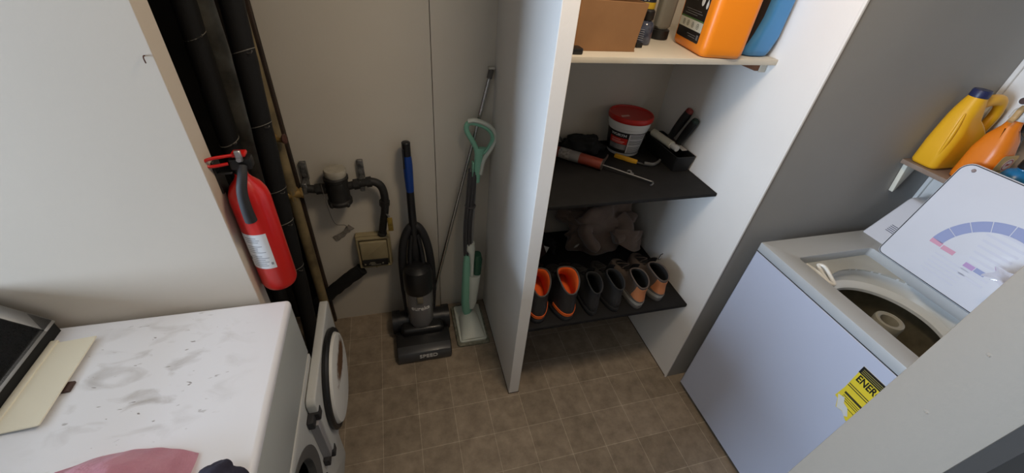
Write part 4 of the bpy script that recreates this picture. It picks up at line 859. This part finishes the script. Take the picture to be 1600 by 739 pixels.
for (lab_, nm, p0, p1, tip) in (('black-handled paint brush with a dull red end, standing in the black tray', 'paint_brush', (1.135, 1.440, MZ+0.02), (1.162, 1.372, MZ+0.232), (128, 50, 44)), ('black-handled scraper standing in the tray against the white side wall', 'paint_scraper', (1.155, 1.400, MZ+0.02), (1.172, 1.330, MZ+0.205), (34, 50, 40))):
    t = thing(nm, lab_, 'tool', p0)
    p0 = Vector(p0); p1 = Vector(p1); d = p1-p0
    B().tube([p0, p0+d*0.2, p0+d*0.36], lambda q: 0.012+0.004*q, 14, 4, flat=0.45).out('blade' if 'scr' in nm else 'bristles', mat('bristle_dark', (60, 52, 46), 0.8), t)
    B().tube([p0+d*0.35, p0+d*0.5, p0+d*0.75, p0+d*0.93], lambda q: 0.0125+0.006*math.sin(q*2.4), 16, 6, flat=0.8).out('handle', M_black, t)
    B().tube([p0+d*0.925, p0+d*0.98, p1], lambda q: 0.0165*math.sqrt(max(0.02, 1-q*q)), 16, 6, flat=0.8).out('end_cap', mat('tip_'+nm, tip, 0.5), t)

# ---------------------------------------------------------------- top shelf: carton, bottles, jugs
TZ = 1.4725
cb_ = thing('cardboard_box', 'open brown cardboard box on the cream top shelf beside the divider', 'box', (0.575, 1.33, TZ))
M_card = mat('cardboard', (146, 108, 72), 0.85, rgb2=(134, 98, 64), vscale=9, bump=0.08, bscale=90)
bxa, bxb, bya, byb, bh = 0.4425, 0.706, 1.156, 1.480, 0.128
w = 0.004
B().box((bxa, bya, TZ), (bxb, byb, TZ+w)).out('bottom', M_card, cb_, smooth=0)
B().prism([(bxa, 0), (bxb-0.004, 0), (bxb+0.010, bh), (bxa, bh+0.004)], axes((0, bya+w, TZ), (1, 0, 0), (0, -0.02, 1)), w, 0.001, 1).out('front_panel', M_card, cb_, smooth=0)
B().box((bxa, byb-w, TZ), (bxb, byb, TZ+bh)).out('back_panel', M_card, cb_, smooth=0)
B().box((bxa, bya+w, TZ), (bxa+w, byb-w, TZ+bh)).out('side_panel', M_card, cb_, smooth=0)
B().prism([(bya+w, 0), (byb-w, 0), (byb-w, bh), (bya+w, bh)], axes((bxb-w, 0, TZ), (0, 1, 0), (0.07, 0, 1)), w).out('side_panel', M_card, cb_, smooth=0)
B().prism([(bxa+0.01, 0), (bxb-0.016, 0), (bxb-0.012, 0.10), (bxa+0.01, 0.10)], axes((0, byb-0.010, TZ+bh), (1, 0, 0), (0, -0.65, 0.76)), w).out('flap', M_card, cb_, smooth=0)
B().prism([(0, 0), (0.0025, 0), (0.0005, bh), (-0.002, bh)], axes((0.512, bya-0.0002, TZ), (1, 0, 0), (0.07, -0.02, 1)), 0.0004).out('crease', mat('card_crease', (146, 104, 64), 0.9), cb_, smooth=0)
tag(B().prism(rrect(0.442, 1.112, 0.522, 1.150, 0.006), Matrix.Translation((0, 0, TZ)), 0.016, 0.003, 2).out('black_tin', M_black), 'flat black tin in front of the cardboard box by the divider', 'tin')
tag(B().prism(rrect(0.738, 1.205, 0.760, 1.235, 0.002), Matrix.Translation((0, 0, TZ)), 0.014, 0.002, 2).out('matchbox', M_black), 'tiny black box lying at the foot of the small clear bottle', 'lid')
sb = thing('small_bottle', 'small dark-labelled clear bottle with a black cap beside the cardboard box', 'bottle', (0.790, 1.262, TZ))
B().lathe([(0.020, 0), (0.0235, 0.002), (0.0245, 0.008), (0.0245, 0.055), (0.020, 0.064), (0.0125, 0.068), (0.0125, 0.074)], (0.790, 1.262, TZ), n=32).out('body', mat('bottle_blue', (84, 92, 112), 0.12, rgb2=(44, 48, 64), vscale=40, coat=0.5), sb)
B().lathe([(0.0165, 0.070), (0.0175, 0.072), (0.0175, 0.094), (0.015, 0.097)], (0.790, 1.262, TZ), n=28).out('cap', M_black, sb)
b = B()
for k in range(6): b.tube([Vector((0.790+0.0249*math.cos(a), 1.262+0.0249*math.sin(a), TZ+0.014+0.006*k)) for a in [PI*1.05+0.11*q for q in range(9)]], 0.0009, 5, 1)
b.out('printed_lines', mat('print_pale2', (150, 156, 170), 0.5), sb)
sc_ = thing('spray_can', 'dark spray can with a yellow band behind the small clear bottle', 'can', (0.835, 1.365, TZ))
B().lathe([(0.027, 0), (0.030, 0.003), (0.030, 0.175), (0.024, 0.188), (0.012, 0.190)], (0.835, 1.365, TZ), n=32).out('body', mat('can_navy', (48, 54, 66), 0.3, metal=0.3), sc_)
B().lathe([(0.0303, 0.088), (0.0306, 0.089), (0.0306, 0.106), (0.0303, 0.107)], (0.835, 1.365, TZ), n=32, cap0=False, cap1=False).out('yellow_band', mat('band_yellow', (204, 172, 52), 0.4), sc_)
B().lathe([(0.020, 0.186), (0.021, 0.190), (0.021, 0.222), (0.017, 0.226)], (0.835, 1.365, TZ), n=28).out('cap', M_black, sc_)
text('lettering', 'MOT', 0.018, Matrix.Translation((0.835, 1.365, TZ+0.116)) @ Matrix.Rotation(bF-0.25+PI/2, 4, 'Z') @ Matrix.Translation((0, -0.0303, 0)) @ Matrix.Rotation(PI/2, 4, 'X'), mat('lettering_white', (214, 214, 214), 0.4), sc_, extrude=0.0006, bend=0.0303)
gy = thing('grey_bottle', 'grey bottle standing upside down on its black cap, beside the orange jug', 'bottle', (0.900, 1.335, TZ))
B().lathe([(0.028, 0.0), (0.031, 0.003), (0.031, 0.028), (0.027, 0.031)], (0.900, 1.345, TZ), n=32).out('cap', M_black, gy)
def rr_(z, w_, d_, cx_, cy_, r_): return [Vector((x, y, z)) for x, y in rrect(cx_-w_/2, cy_-d_/2, cx_+w_/2, cy_+d_/2, r_, 5)]
B().loft([rr_(TZ+0.030, 0.036, 0.030, 0.900, 1.345, 0.010), rr_(TZ+0.040, 0.054, 0.040, 0.900, 1.345, 0.012), rr_(TZ+0.18, 0.058, 0.044, 0.905, 1.345, 0.012), rr_(TZ+0.235, 0.058, 0.044, 0.905, 1.345, 0.012), rr_(TZ+0.24, 0.050, 0.036, 0.905, 1.345, 0.010)]).out('body', mat('bottle_grey', (128, 126, 118), 0.4), gy)

def jug(name, label, cx_, cy_, w_, d_, h_, yaw, m_, r_=0.022, hx=1):
    t = thing(name, label, 'jug', (cx_, cy_, TZ))
    T = Matrix.Translation((cx_, cy_, TZ)) @ Matrix.Rotation(yaw, 4, 'Z')
    def ring(z, ww, dd, rr, ox=0, oy=0): return [T @ Vector((x, y, z)) for x, y in rrect(-ww/2+ox, -dd/2+oy, ww/2+ox, dd/2+oy, rr, 6)]
    B().loft([ring(0, w_-0.03, d_-0.03, 0.012), ring(0.002, w_-0.012, d_-0.012, 0.018), ring(0.012, w_-0.001, d_-0.001, r_), ring(0.03, w_, d_, r_), ring(h_*0.72, w_, d_, r_), ring(h_*0.82, w_*0.92, d_*0.94, r_), ring(h_*0.92, w_*0.62, d_*0.5, 0.02, 0, -d_*0.18), ring(h_*0.96, 0.044, 0.044, 0.0215, 0, -d_*0.25), ring(h_, 0.044, 0.044, 0.0215, 0, -d_*0.25)]).out('body', m_, t, smooth=50)
    B().tube([T @ Vector(p) for p in ((0, -d_*0.10, h_*0.93), (0, d_*0.10, h_*1.02), (0, d_*0.32, h_*1.0), (0, d_*0.42, h_*0.86), (0, d_*0.43, h_*0.74))], 0.016, 14, 6).out('handle', m_, t)
    B().cyl(T @ Vector((0, -d_*0.25, h_)), T @ Vector((0, -d_*0.25, h_+0.025)), 0.026, n=28).out('cap', M_black, t)
    return t, T
oj, OT = jug('orange_jug', 'large orange jug with a black label on the cream top shelf', 0.984, 1.196, 0.138, 0.215, 0.30, math.radians(-9), mat('jug_orange', (240, 138, 26), 0.38))
ML_ = OT @ axes((-0.0692, 0.085, 0.028), (0, -1, 0), (0, 0, 1))
ol = B().prism(rrect(0, 0, 0.150, 0.205, 0.006), ML_, 0.0008, 0.0003, 1).out('label', mat('label_black', (22, 20, 22), 0.4), oj)
B().prism([(0.0, 0.030), (0.150, 0.030), (0.150, 0.056), (0.0, 0.056)], ML_ @ Matrix.Translation((0, 0, 0.0008)), 0.0004).out('pale_strip', mat('strip_pale', (196, 196, 182), 0.5), ol, smooth=0)
B().prism([(0.0, 0.057), (0.150, 0.057), (0.150, 0.060), (0.0, 0.060)], ML_ @ Matrix.Translation((0, 0, 0.0008)), 0.0004).out('green_line', mat('line_green', (76, 116, 60), 0.5), ol, smooth=0)
sy = B()
for k, x in enumerate((0.03, 0.058, 0.09, 0.122)):
    sy.prism(circ(x, 0.043, 0.008, 20), ML_ @ Matrix.Translation((0, 0, 0.0012)), 0.0003, holes=[circ(x, 0.043, 0.006, 20)])
    sy.prism([(x-0.003, 0.040), (x+0.002, 0.039), (x+0.003, 0.047), (x-0.002, 0.046)], ML_ @ Matrix.Translation((0, 0, 0.0012)), 0.0003)
sy.out('strip_symbols', mat('symbol_grey', (120, 120, 108), 0.5), ol, smooth=0)
dr = B()
for x, z, r in ((0.075, 0.120, 0.010), (0.112, 0.112, 0.012), (0.140, 0.103, 0.008)):
    dr.prism([(x+r*math.cos(a)*(0.75), z+r*math.sin(a)*1.25+(r*0.5 if math.sin(a) > 0.95 else 0)) for a in [2*PI*q/24 for q in range(24)]], ML_ @ Matrix.Translation((0, 0, 0.0008)), 0.0004)
dr.out('drop_marks', mat('drop_white', (222, 222, 218), 0.4), ol, smooth=0)
dl = B()
for k, (x0_, x1_) in enumerate(((0.02, 0.12), (0.03, 0.13), (0.02, 0.10))): dl.prism([(x0_, 0.082-0.006*k), (x1_, 0.082-0.006*k), (x1_, 0.080-0.006*k), (x0_, 0.080-0.006*k)], ML_ @ Matrix.Translation((0, 0, 0.0008)), 0.0004)
for k, (x0_, x1_) in enumerate(((0.07, 0.125), (0.08, 0.125))): dl.prism([(x0_, 0.018-0.006*k), (x1_, 0.018-0.006*k), (x1_, 0.016-0.006*k), (x0_, 0.016-0.006*k)], ML_ @ Matrix.Translation((0, 0, 0.0008)), 0.0004)
dl.prism([(0.132, 0.008), (0.143, 0.008), (0.143, 0.022), (0.132, 0.022)], ML_ @ Matrix.Translation((0, 0, 0.0008)), 0.0004)
dl.prism([(0.04, 0.150), (0.150, 0.150), (0.150, 0.153), (0.04, 0.153)], ML_ @ Matrix.Translation((0, 0, 0.0008)), 0.0004)
dl.out('label_lines', mat('ink_grey', (96, 96, 98), 0.6), ol, smooth=0)
# blue bottle at the shelf's right end, bulging upwards
bj = thing('blue_jug', 'blue curved jug with a dark label at the right end of the top shelf', 'jug', (1.125, 1.21, TZ))
def br_(z, x0_, x1_, y0_, y1_, r_=0.03): return [Vector((x, y, TZ+z)) for x, y in rrect(x0_, y0_, x1_, y1_, r_, 7)]
M_blue = mat('jug_blue', (70, 140, 200), 0.35)
B().loft([br_(0, 1.092, 1.168, 1.135, 1.29, 0.02), br_(0.004, 1.080, 1.176, 1.123, 1.30), br_(0.02, 1.077, 1.180, 1.118, 1.305), br_(0.06, 1.094, 1.183, 1.116, 1.307, 0.018), br_(0.11, 1.106, 1.184, 1.116, 1.307, 0.018), br_(0.16, 1.108, 1.185, 1.116, 1.305, 0.018), br_(0.21, 1.106, 1.184, 1.118, 1.300, 0.034), br_(0.245, 1.108, 1.176, 1.135, 1.28, 0.03), br_(0.275, 1.120, 1.164, 1.15, 1.194, 0.021), br_(0.295, 1.120, 1.164, 1.15, 1.194, 0.021)]).out('body', M_blue, bj, smooth=60)
B().cyl((1.142, 1.172, TZ+0.290), (1.142, 1.172, TZ+0.315), 0.025, n=28).out('cap', mat('cap_white', (220, 220, 218), 0.4), bj)
def bx_(z):
    tb = [(0.02, 1.077), (0.06, 1.094), (0.11, 1.106), (0.16, 1.108), (0.21, 1.106)]
    for a, b_ in zip(tb, tb[1:]):
        if z <= b_[0]: return a[1]+(b_[1]-a[1])*(z-a[0])/(b_[0]-a[0])
    return tb[-1][1]
b = B().grid(lambda u, v: Vector((bx_(0.028+0.165*v)-0.0012, 1.137+0.135*u, TZ+0.028+0.165*v)), 4, 14)
bl_ = b.out('label', mat('label_slate', (52, 52, 56), 0.4), bj, recalc=False)
b = B()
for k in range(5): b.grid(lambda u, v: Vector((bx_(0.05+0.026*k+0.006*v)-0.0020, 1.165+0.06*u+0.004*k, TZ+0.05+0.026*k+0.006*v)), 1, 1)
b.out('label_lines', mat('ink_slate', (110, 112, 120), 0.5), bl_, smooth=0, recalc=False)

# ================================================================== shelf over the washer
RZ = 1.190
rs = thing('detergent_shelf', 'small wooden shelf with a white bracket fixed over the washing machine', 'shelf', (1.87, 0.55, RZ))
B().box((1.748, 0.19, RZ-0.016), (1.984, 0.9155, RZ), 0.002, 2).out('board', mat('shelf_wood', (150, 132, 118), 0.7, rgb2=(124, 106, 92), vscale=12), rs)
bk_ = B().prism([(1.772, RZ-0.0165), (1.862, RZ-0.0165), (1.862, RZ-0.024), (1.830, RZ-0.034), (1.804, RZ-0.128), (1.797, RZ-0.136)], axes((0, 0.9155, 0), (1, 0, 0), (0, 0, 1)), 0.016, 0.002, 2)
bk_.out('bracket', mat('bracket_ivory', (226, 222, 206), 0.5), rs)
RZ += 0.0006
# yellow jug with a handle
M_yel = mat('jug_yellow', (238, 178, 34), 0.38)
yj = thing('yellow_jug', 'yellow detergent jug with a dark blue cap on the shelf over the washer', 'jug', (1.85, 0.855, RZ))
def yr(z, x0_, x1_, y0_, y1_, r_=0.018): return [Vector((x, y, RZ+z)) for x, y in rrect(x0_, y0_, x1_, y1_, r_, 6)]
B().loft([yr(0, 1.772, 1.910, 0.836, 0.892, 0.012), yr(0.003, 1.762, 1.920, 0.826, 0.902), yr(0.012, 1.757, 1.924, 0.821, 0.906, 0.022), yr(0.085, 1.756, 1.924, 0.821, 0.907, 0.026), yr(0.125, 1.758, 1.912, 0.823, 0.906, 0.028), yr(0.150, 1.760, 1.884, 0.828, 0.905, 0.028), yr(0.172, 1.762, 1.852, 0.833, 0.904, 0.028), yr(0.200, 1.768, 1.842, 0.838, 0.902, 0.028), yr(0.222, 1.776, 1.836, 0.843, 0.900, 0.027), yr(0.238, 1.782, 1.830, 0.848, 0.896, 0.0225)]).out('body', M_yel, yj, smooth=60)
B().tube([(1.762, 0.838, RZ+0.04), (1.757, 0.838, RZ+0.10), (1.760, 0.844, RZ+0.15), (1.766, 0.852, RZ+0.19)], lambda q: 0.006*math.sin(0.3+q*2.5), 10, 6).out('moulded_rib', M_yel, yj)
B().tube([(1.822, 0.870, RZ+0.205), (1.866, 0.865, RZ+0.226), (1.912, 0.862, RZ+0.224), (1.936, 0.862, RZ+0.185), (1.930, 0.862, RZ+0.130), (1.905, 0.862, RZ+0.095)], lambda q: 0.0175+0.004*abs(q-0.5), 16, 7, flat=0.85).out('handle', M_yel, yj)
B().lathe([(0.0235, 0.236), (0.0255, 0.238), (0.0255, 0.256), (0.023, 0.260)], (1.806, 0.872, RZ), n=32).out('cap', mat('cap_navy', (40, 46, 84), 0.4), yj)
# black bottle between
kb = thing('black_bottle', 'black bottle standing between the yellow and orange ones on the washer shelf', 'bottle', (1.938, 0.784, RZ))
B().lathe([(0.030, 0), (0.031, 0.003), (0.032, 0.010), (0.032, 0.120), (0.028, 0.142), (0.014, 0.152), (0.013, 0.158)], (1.938, 0.784, RZ), n=36).out('body', mat('bottle_black', (18, 19, 20), 0.25), kb)
B().lathe([(0.017, 0.155), (0.018, 0.157), (0.018, 0.180), (0.015, 0.183)], (1.938, 0.784, RZ), n=28).out('cap', M_black, kb)
B().lathe([(0.0323, 0.060), (0.0326, 0.061), (0.0326, 0.066), (0.0323, 0.067)], (1.938, 0.784, RZ), n=36, cap0=False, cap1=False).out('label_stripe', mat('stripe_green', (40, 96, 60), 0.5), kb)
# orange spray bottle
M_os = mat('spray_orange', (232, 128, 30), 0.35)
ob = thing('spray_bottle', 'orange spray bottle with a white trigger head on the shelf over the washer', 'bottle', (1.828, 0.752, RZ))
def orr(z, x0_, x1_, y0_, y1_, r_): return [Vector((x, y, RZ+z)) for x, y in rrect(x0_, y0_, x1_, y1_, r_, 6)]
B().loft([orr(0, 1.7923, 1.8611, 0.7202, 0.7855, 0.012), orr(0.004, 1.7854, 1.8697, 0.7116, 0.7941, 0.02), orr(0.015, 1.7820, 1.8740, 0.7064, 0.7976, 0.028), orr(0.105, 1.7820, 1.8740, 0.7064, 0.7976, 0.030), orr(0.150, 1.7923, 1.8654, 0.7185, 0.7916, 0.028), orr(0.180, 1.8061, 1.8525, 0.7339, 0.7804, 0.025), orr(0.200, 1.8112, 1.8474, 0.7391, 0.7752, 0.0205), orr(0.212, 1.8130, 1.8456, 0.7408, 0.7735, 0.0185)]).out('body', M_os, ob, smooth=60)
M_wh = mat('trigger_white', (228, 228, 224), 0.4)
B().lathe([(0.021, 0.206), (0.0225, 0.208), (0.0225, 0.232), (0.016, 0.240), (0.013, 0.256)], (1.829, 0.757, RZ), n=28).out('collar', M_wh, ob)
hd = Vector((-0.95, -0.10, 0)).normalized(); Mh = axes((1.829, 0.757, RZ+0.250), hd, (0, 0, 1))
tr_ = B().prism([(-0.040, 0.006), (-0.030, 0.030), (0.020, 0.032), (0.050, 0.026), (0.052, 0.010), (0.022, 0.004), (0.012, -0.006), (-0.014, -0.006)], Mh @ Matrix.Translation((0, 0, -0.011)), 0.022, 0.004, 3).out('spray_head', M_wh, ob)
B().cyl(Mh @ Vector((0.050, 0.018, 0)), Mh @ Vector((0.064, 0.018, 0)), 0.0125, n=20).out('nozzle', M_wh, tr_)
B().cyl(Mh @ Vector((0.063, 0.018, 0)), Mh @ Vector((0.0655, 0.018, 0)), 0.0095, n=20).out('nozzle_face', mat('nozzle_brown', (64, 40, 34), 0.6), tr_)
B().tube([Mh @ Vector((0.020, 0.004, 0)), Mh @ Vector((0.034, -0.012, 0)), Mh @ Vector((0.034, -0.034, 0)), Mh @ Vector((0.042, -0.046, 0))], 0.0055, 12, 5, flat=1.4).out('trigger', mat('trigger_tan', (196, 160, 110), 0.5), ob)
Mo = axes((1.792, 0.7052, RZ+0.020), (1, 0, 0), (0, 0, 1))
lb2 = B().prism(rrect(0, 0, 0.078, 0.092, 0.010), Mo, 0.0008, 0.0003, 1).out('label', mat('label_straw', (216, 178, 110), 0.5), ob)
B().prism(circ(0.052, 0.060, 0.021, 32), Mo @ Matrix.Translation((0, 0, 0.0008)), 0.0004).out('round_emblem', mat('emblem_white', (220, 206, 200), 0.5), lb2, smooth=0)
B().prism(circ(0.052, 0.060, 0.019, 32), Mo @ Matrix.Translation((0, 0, 0.0012)), 0.0003, holes=[circ(0.052, 0.060, 0.0155, 32)]).prism([(0.044, 0.056), (0.060, 0.058), (0.062, 0.066), (0.054, 0.063), (0.046, 0.066)], Mo @ Matrix.Translation((0, 0, 0.0012)), 0.0003).out('emblem_ring', mat('emblem_red', (176, 66, 62), 0.5), lb2, smooth=0)
eb_ = B()
for k in range(3): eb_.prism([(0.026+0.018*k, 0.018), (0.036+0.018*k, 0.018), (0.040+0.018*k, 0.032), (0.030+0.018*k, 0.032)], Mo @ Matrix.Translation((0, 0, 0.0008)), 0.0004)
eb_.prism([(0.014, 0.036), (0.044, 0.038), (0.044, 0.041), (0.014, 0.039)], Mo @ Matrix.Translation((0, 0, 0.0008)), 0.0004)
eb_.out('dark_lettering', M_black, lb2, smooth=0)
# blue bottle behind the lid
bb = thing('blue_bottle', 'blue bottle low behind the washer lid, in front of the orange spray bottle', 'bottle', (1.815, 0.652, RZ))
B().lathe([(0.034, 0), (0.038, 0.003), (0.040, 0.012), (0.040, 0.060), (0.032, 0.082), (0.016, 0.092), (0.015, 0.10)], (1.815, 0.652, RZ), n=36).out('body', mat('bottle_teal', (34, 112, 160), 0.3), bb)
B().lathe([(0.018, 0.096), (0.019, 0.098), (0.019, 0.118), (0.016, 0.121)], (1.815, 0.652, RZ), n=28).out('cap', M_black, bb)
# crumpled clear bag caught on the washer lid
gbag = B().grid(lambda u, v: Vector((1.600-0.050*v+0.012*math.sin(9*u), 0.455-0.13*u, 1.035+0.070*v+0.012*math.sin(7*v+5*u))), 22, 14)
for v in gbag.bm.verts: v.co += 0.022*noise.noise_vector(v.co*28)
bagm = mat('clear_film', (236, 232, 240), 0.08, trans=0.92)
tag(gbag.out('plastic_bag', bagm, smooth=25, recalc=False), 'crumpled clear plastic film against the washer lid beside the doorway wall', 'bag')

# ================================================================== on the dryer
M_pink = mat('pink_cotton', (246, 190, 206), 0.95, rgb2=(232, 168, 188), vscale=24, bump=0.4, bscale=140, sheen=0.4)
DT = 0.9135
pk = B()
def pinkf(u, v):
    x = -0.640+0.225*u; 
    prof = 0.075*math.sin(min(1, (1.02-u)*1.5)*PI/2)*math.sin(min(1, 0.15+u*2.2)*PI/2)
    y = 0.492-0.21*v-0.02*u+0.025*math.sin(u*3)
    arch = math.sin(min(1, v*2.6)*PI/2)*(0.55+0.45*math.cos(v*2.2))
    return Vector((x, y, DT+0.004+prof*arch+0.006*noise.noise((x*30, y*30, 1))))
pk.grid(pinkf, 40, 30)
bmesh.ops.solidify(pk.bm, geom=pk.bm.faces[:], thickness=-0.004)
pkt = thing('pink_cloth', 'crumpled pink cotton cloth on the near end of the dryer top', 'cloth', (-0.50, 0.40, DT))
pk.out('fabric', M_pink, pkt, smooth=80)
nv = thing('navy_cloth', 'dark navy cloth bundled beside the pink cloth on the dryer', 'cloth', (-0.375, 0.385, DT))
heap('h', '', '', (-0.362, 0.395, DT+0.016), (0.040, 0.045, 0.026), None, 4.4, 0.004, 0.001, zmin=DT, sub=4).out('fabric', mat('navy_cotton', (44, 42, 58), 0.95, bump=0.3, bscale=120), nv, smooth=80)
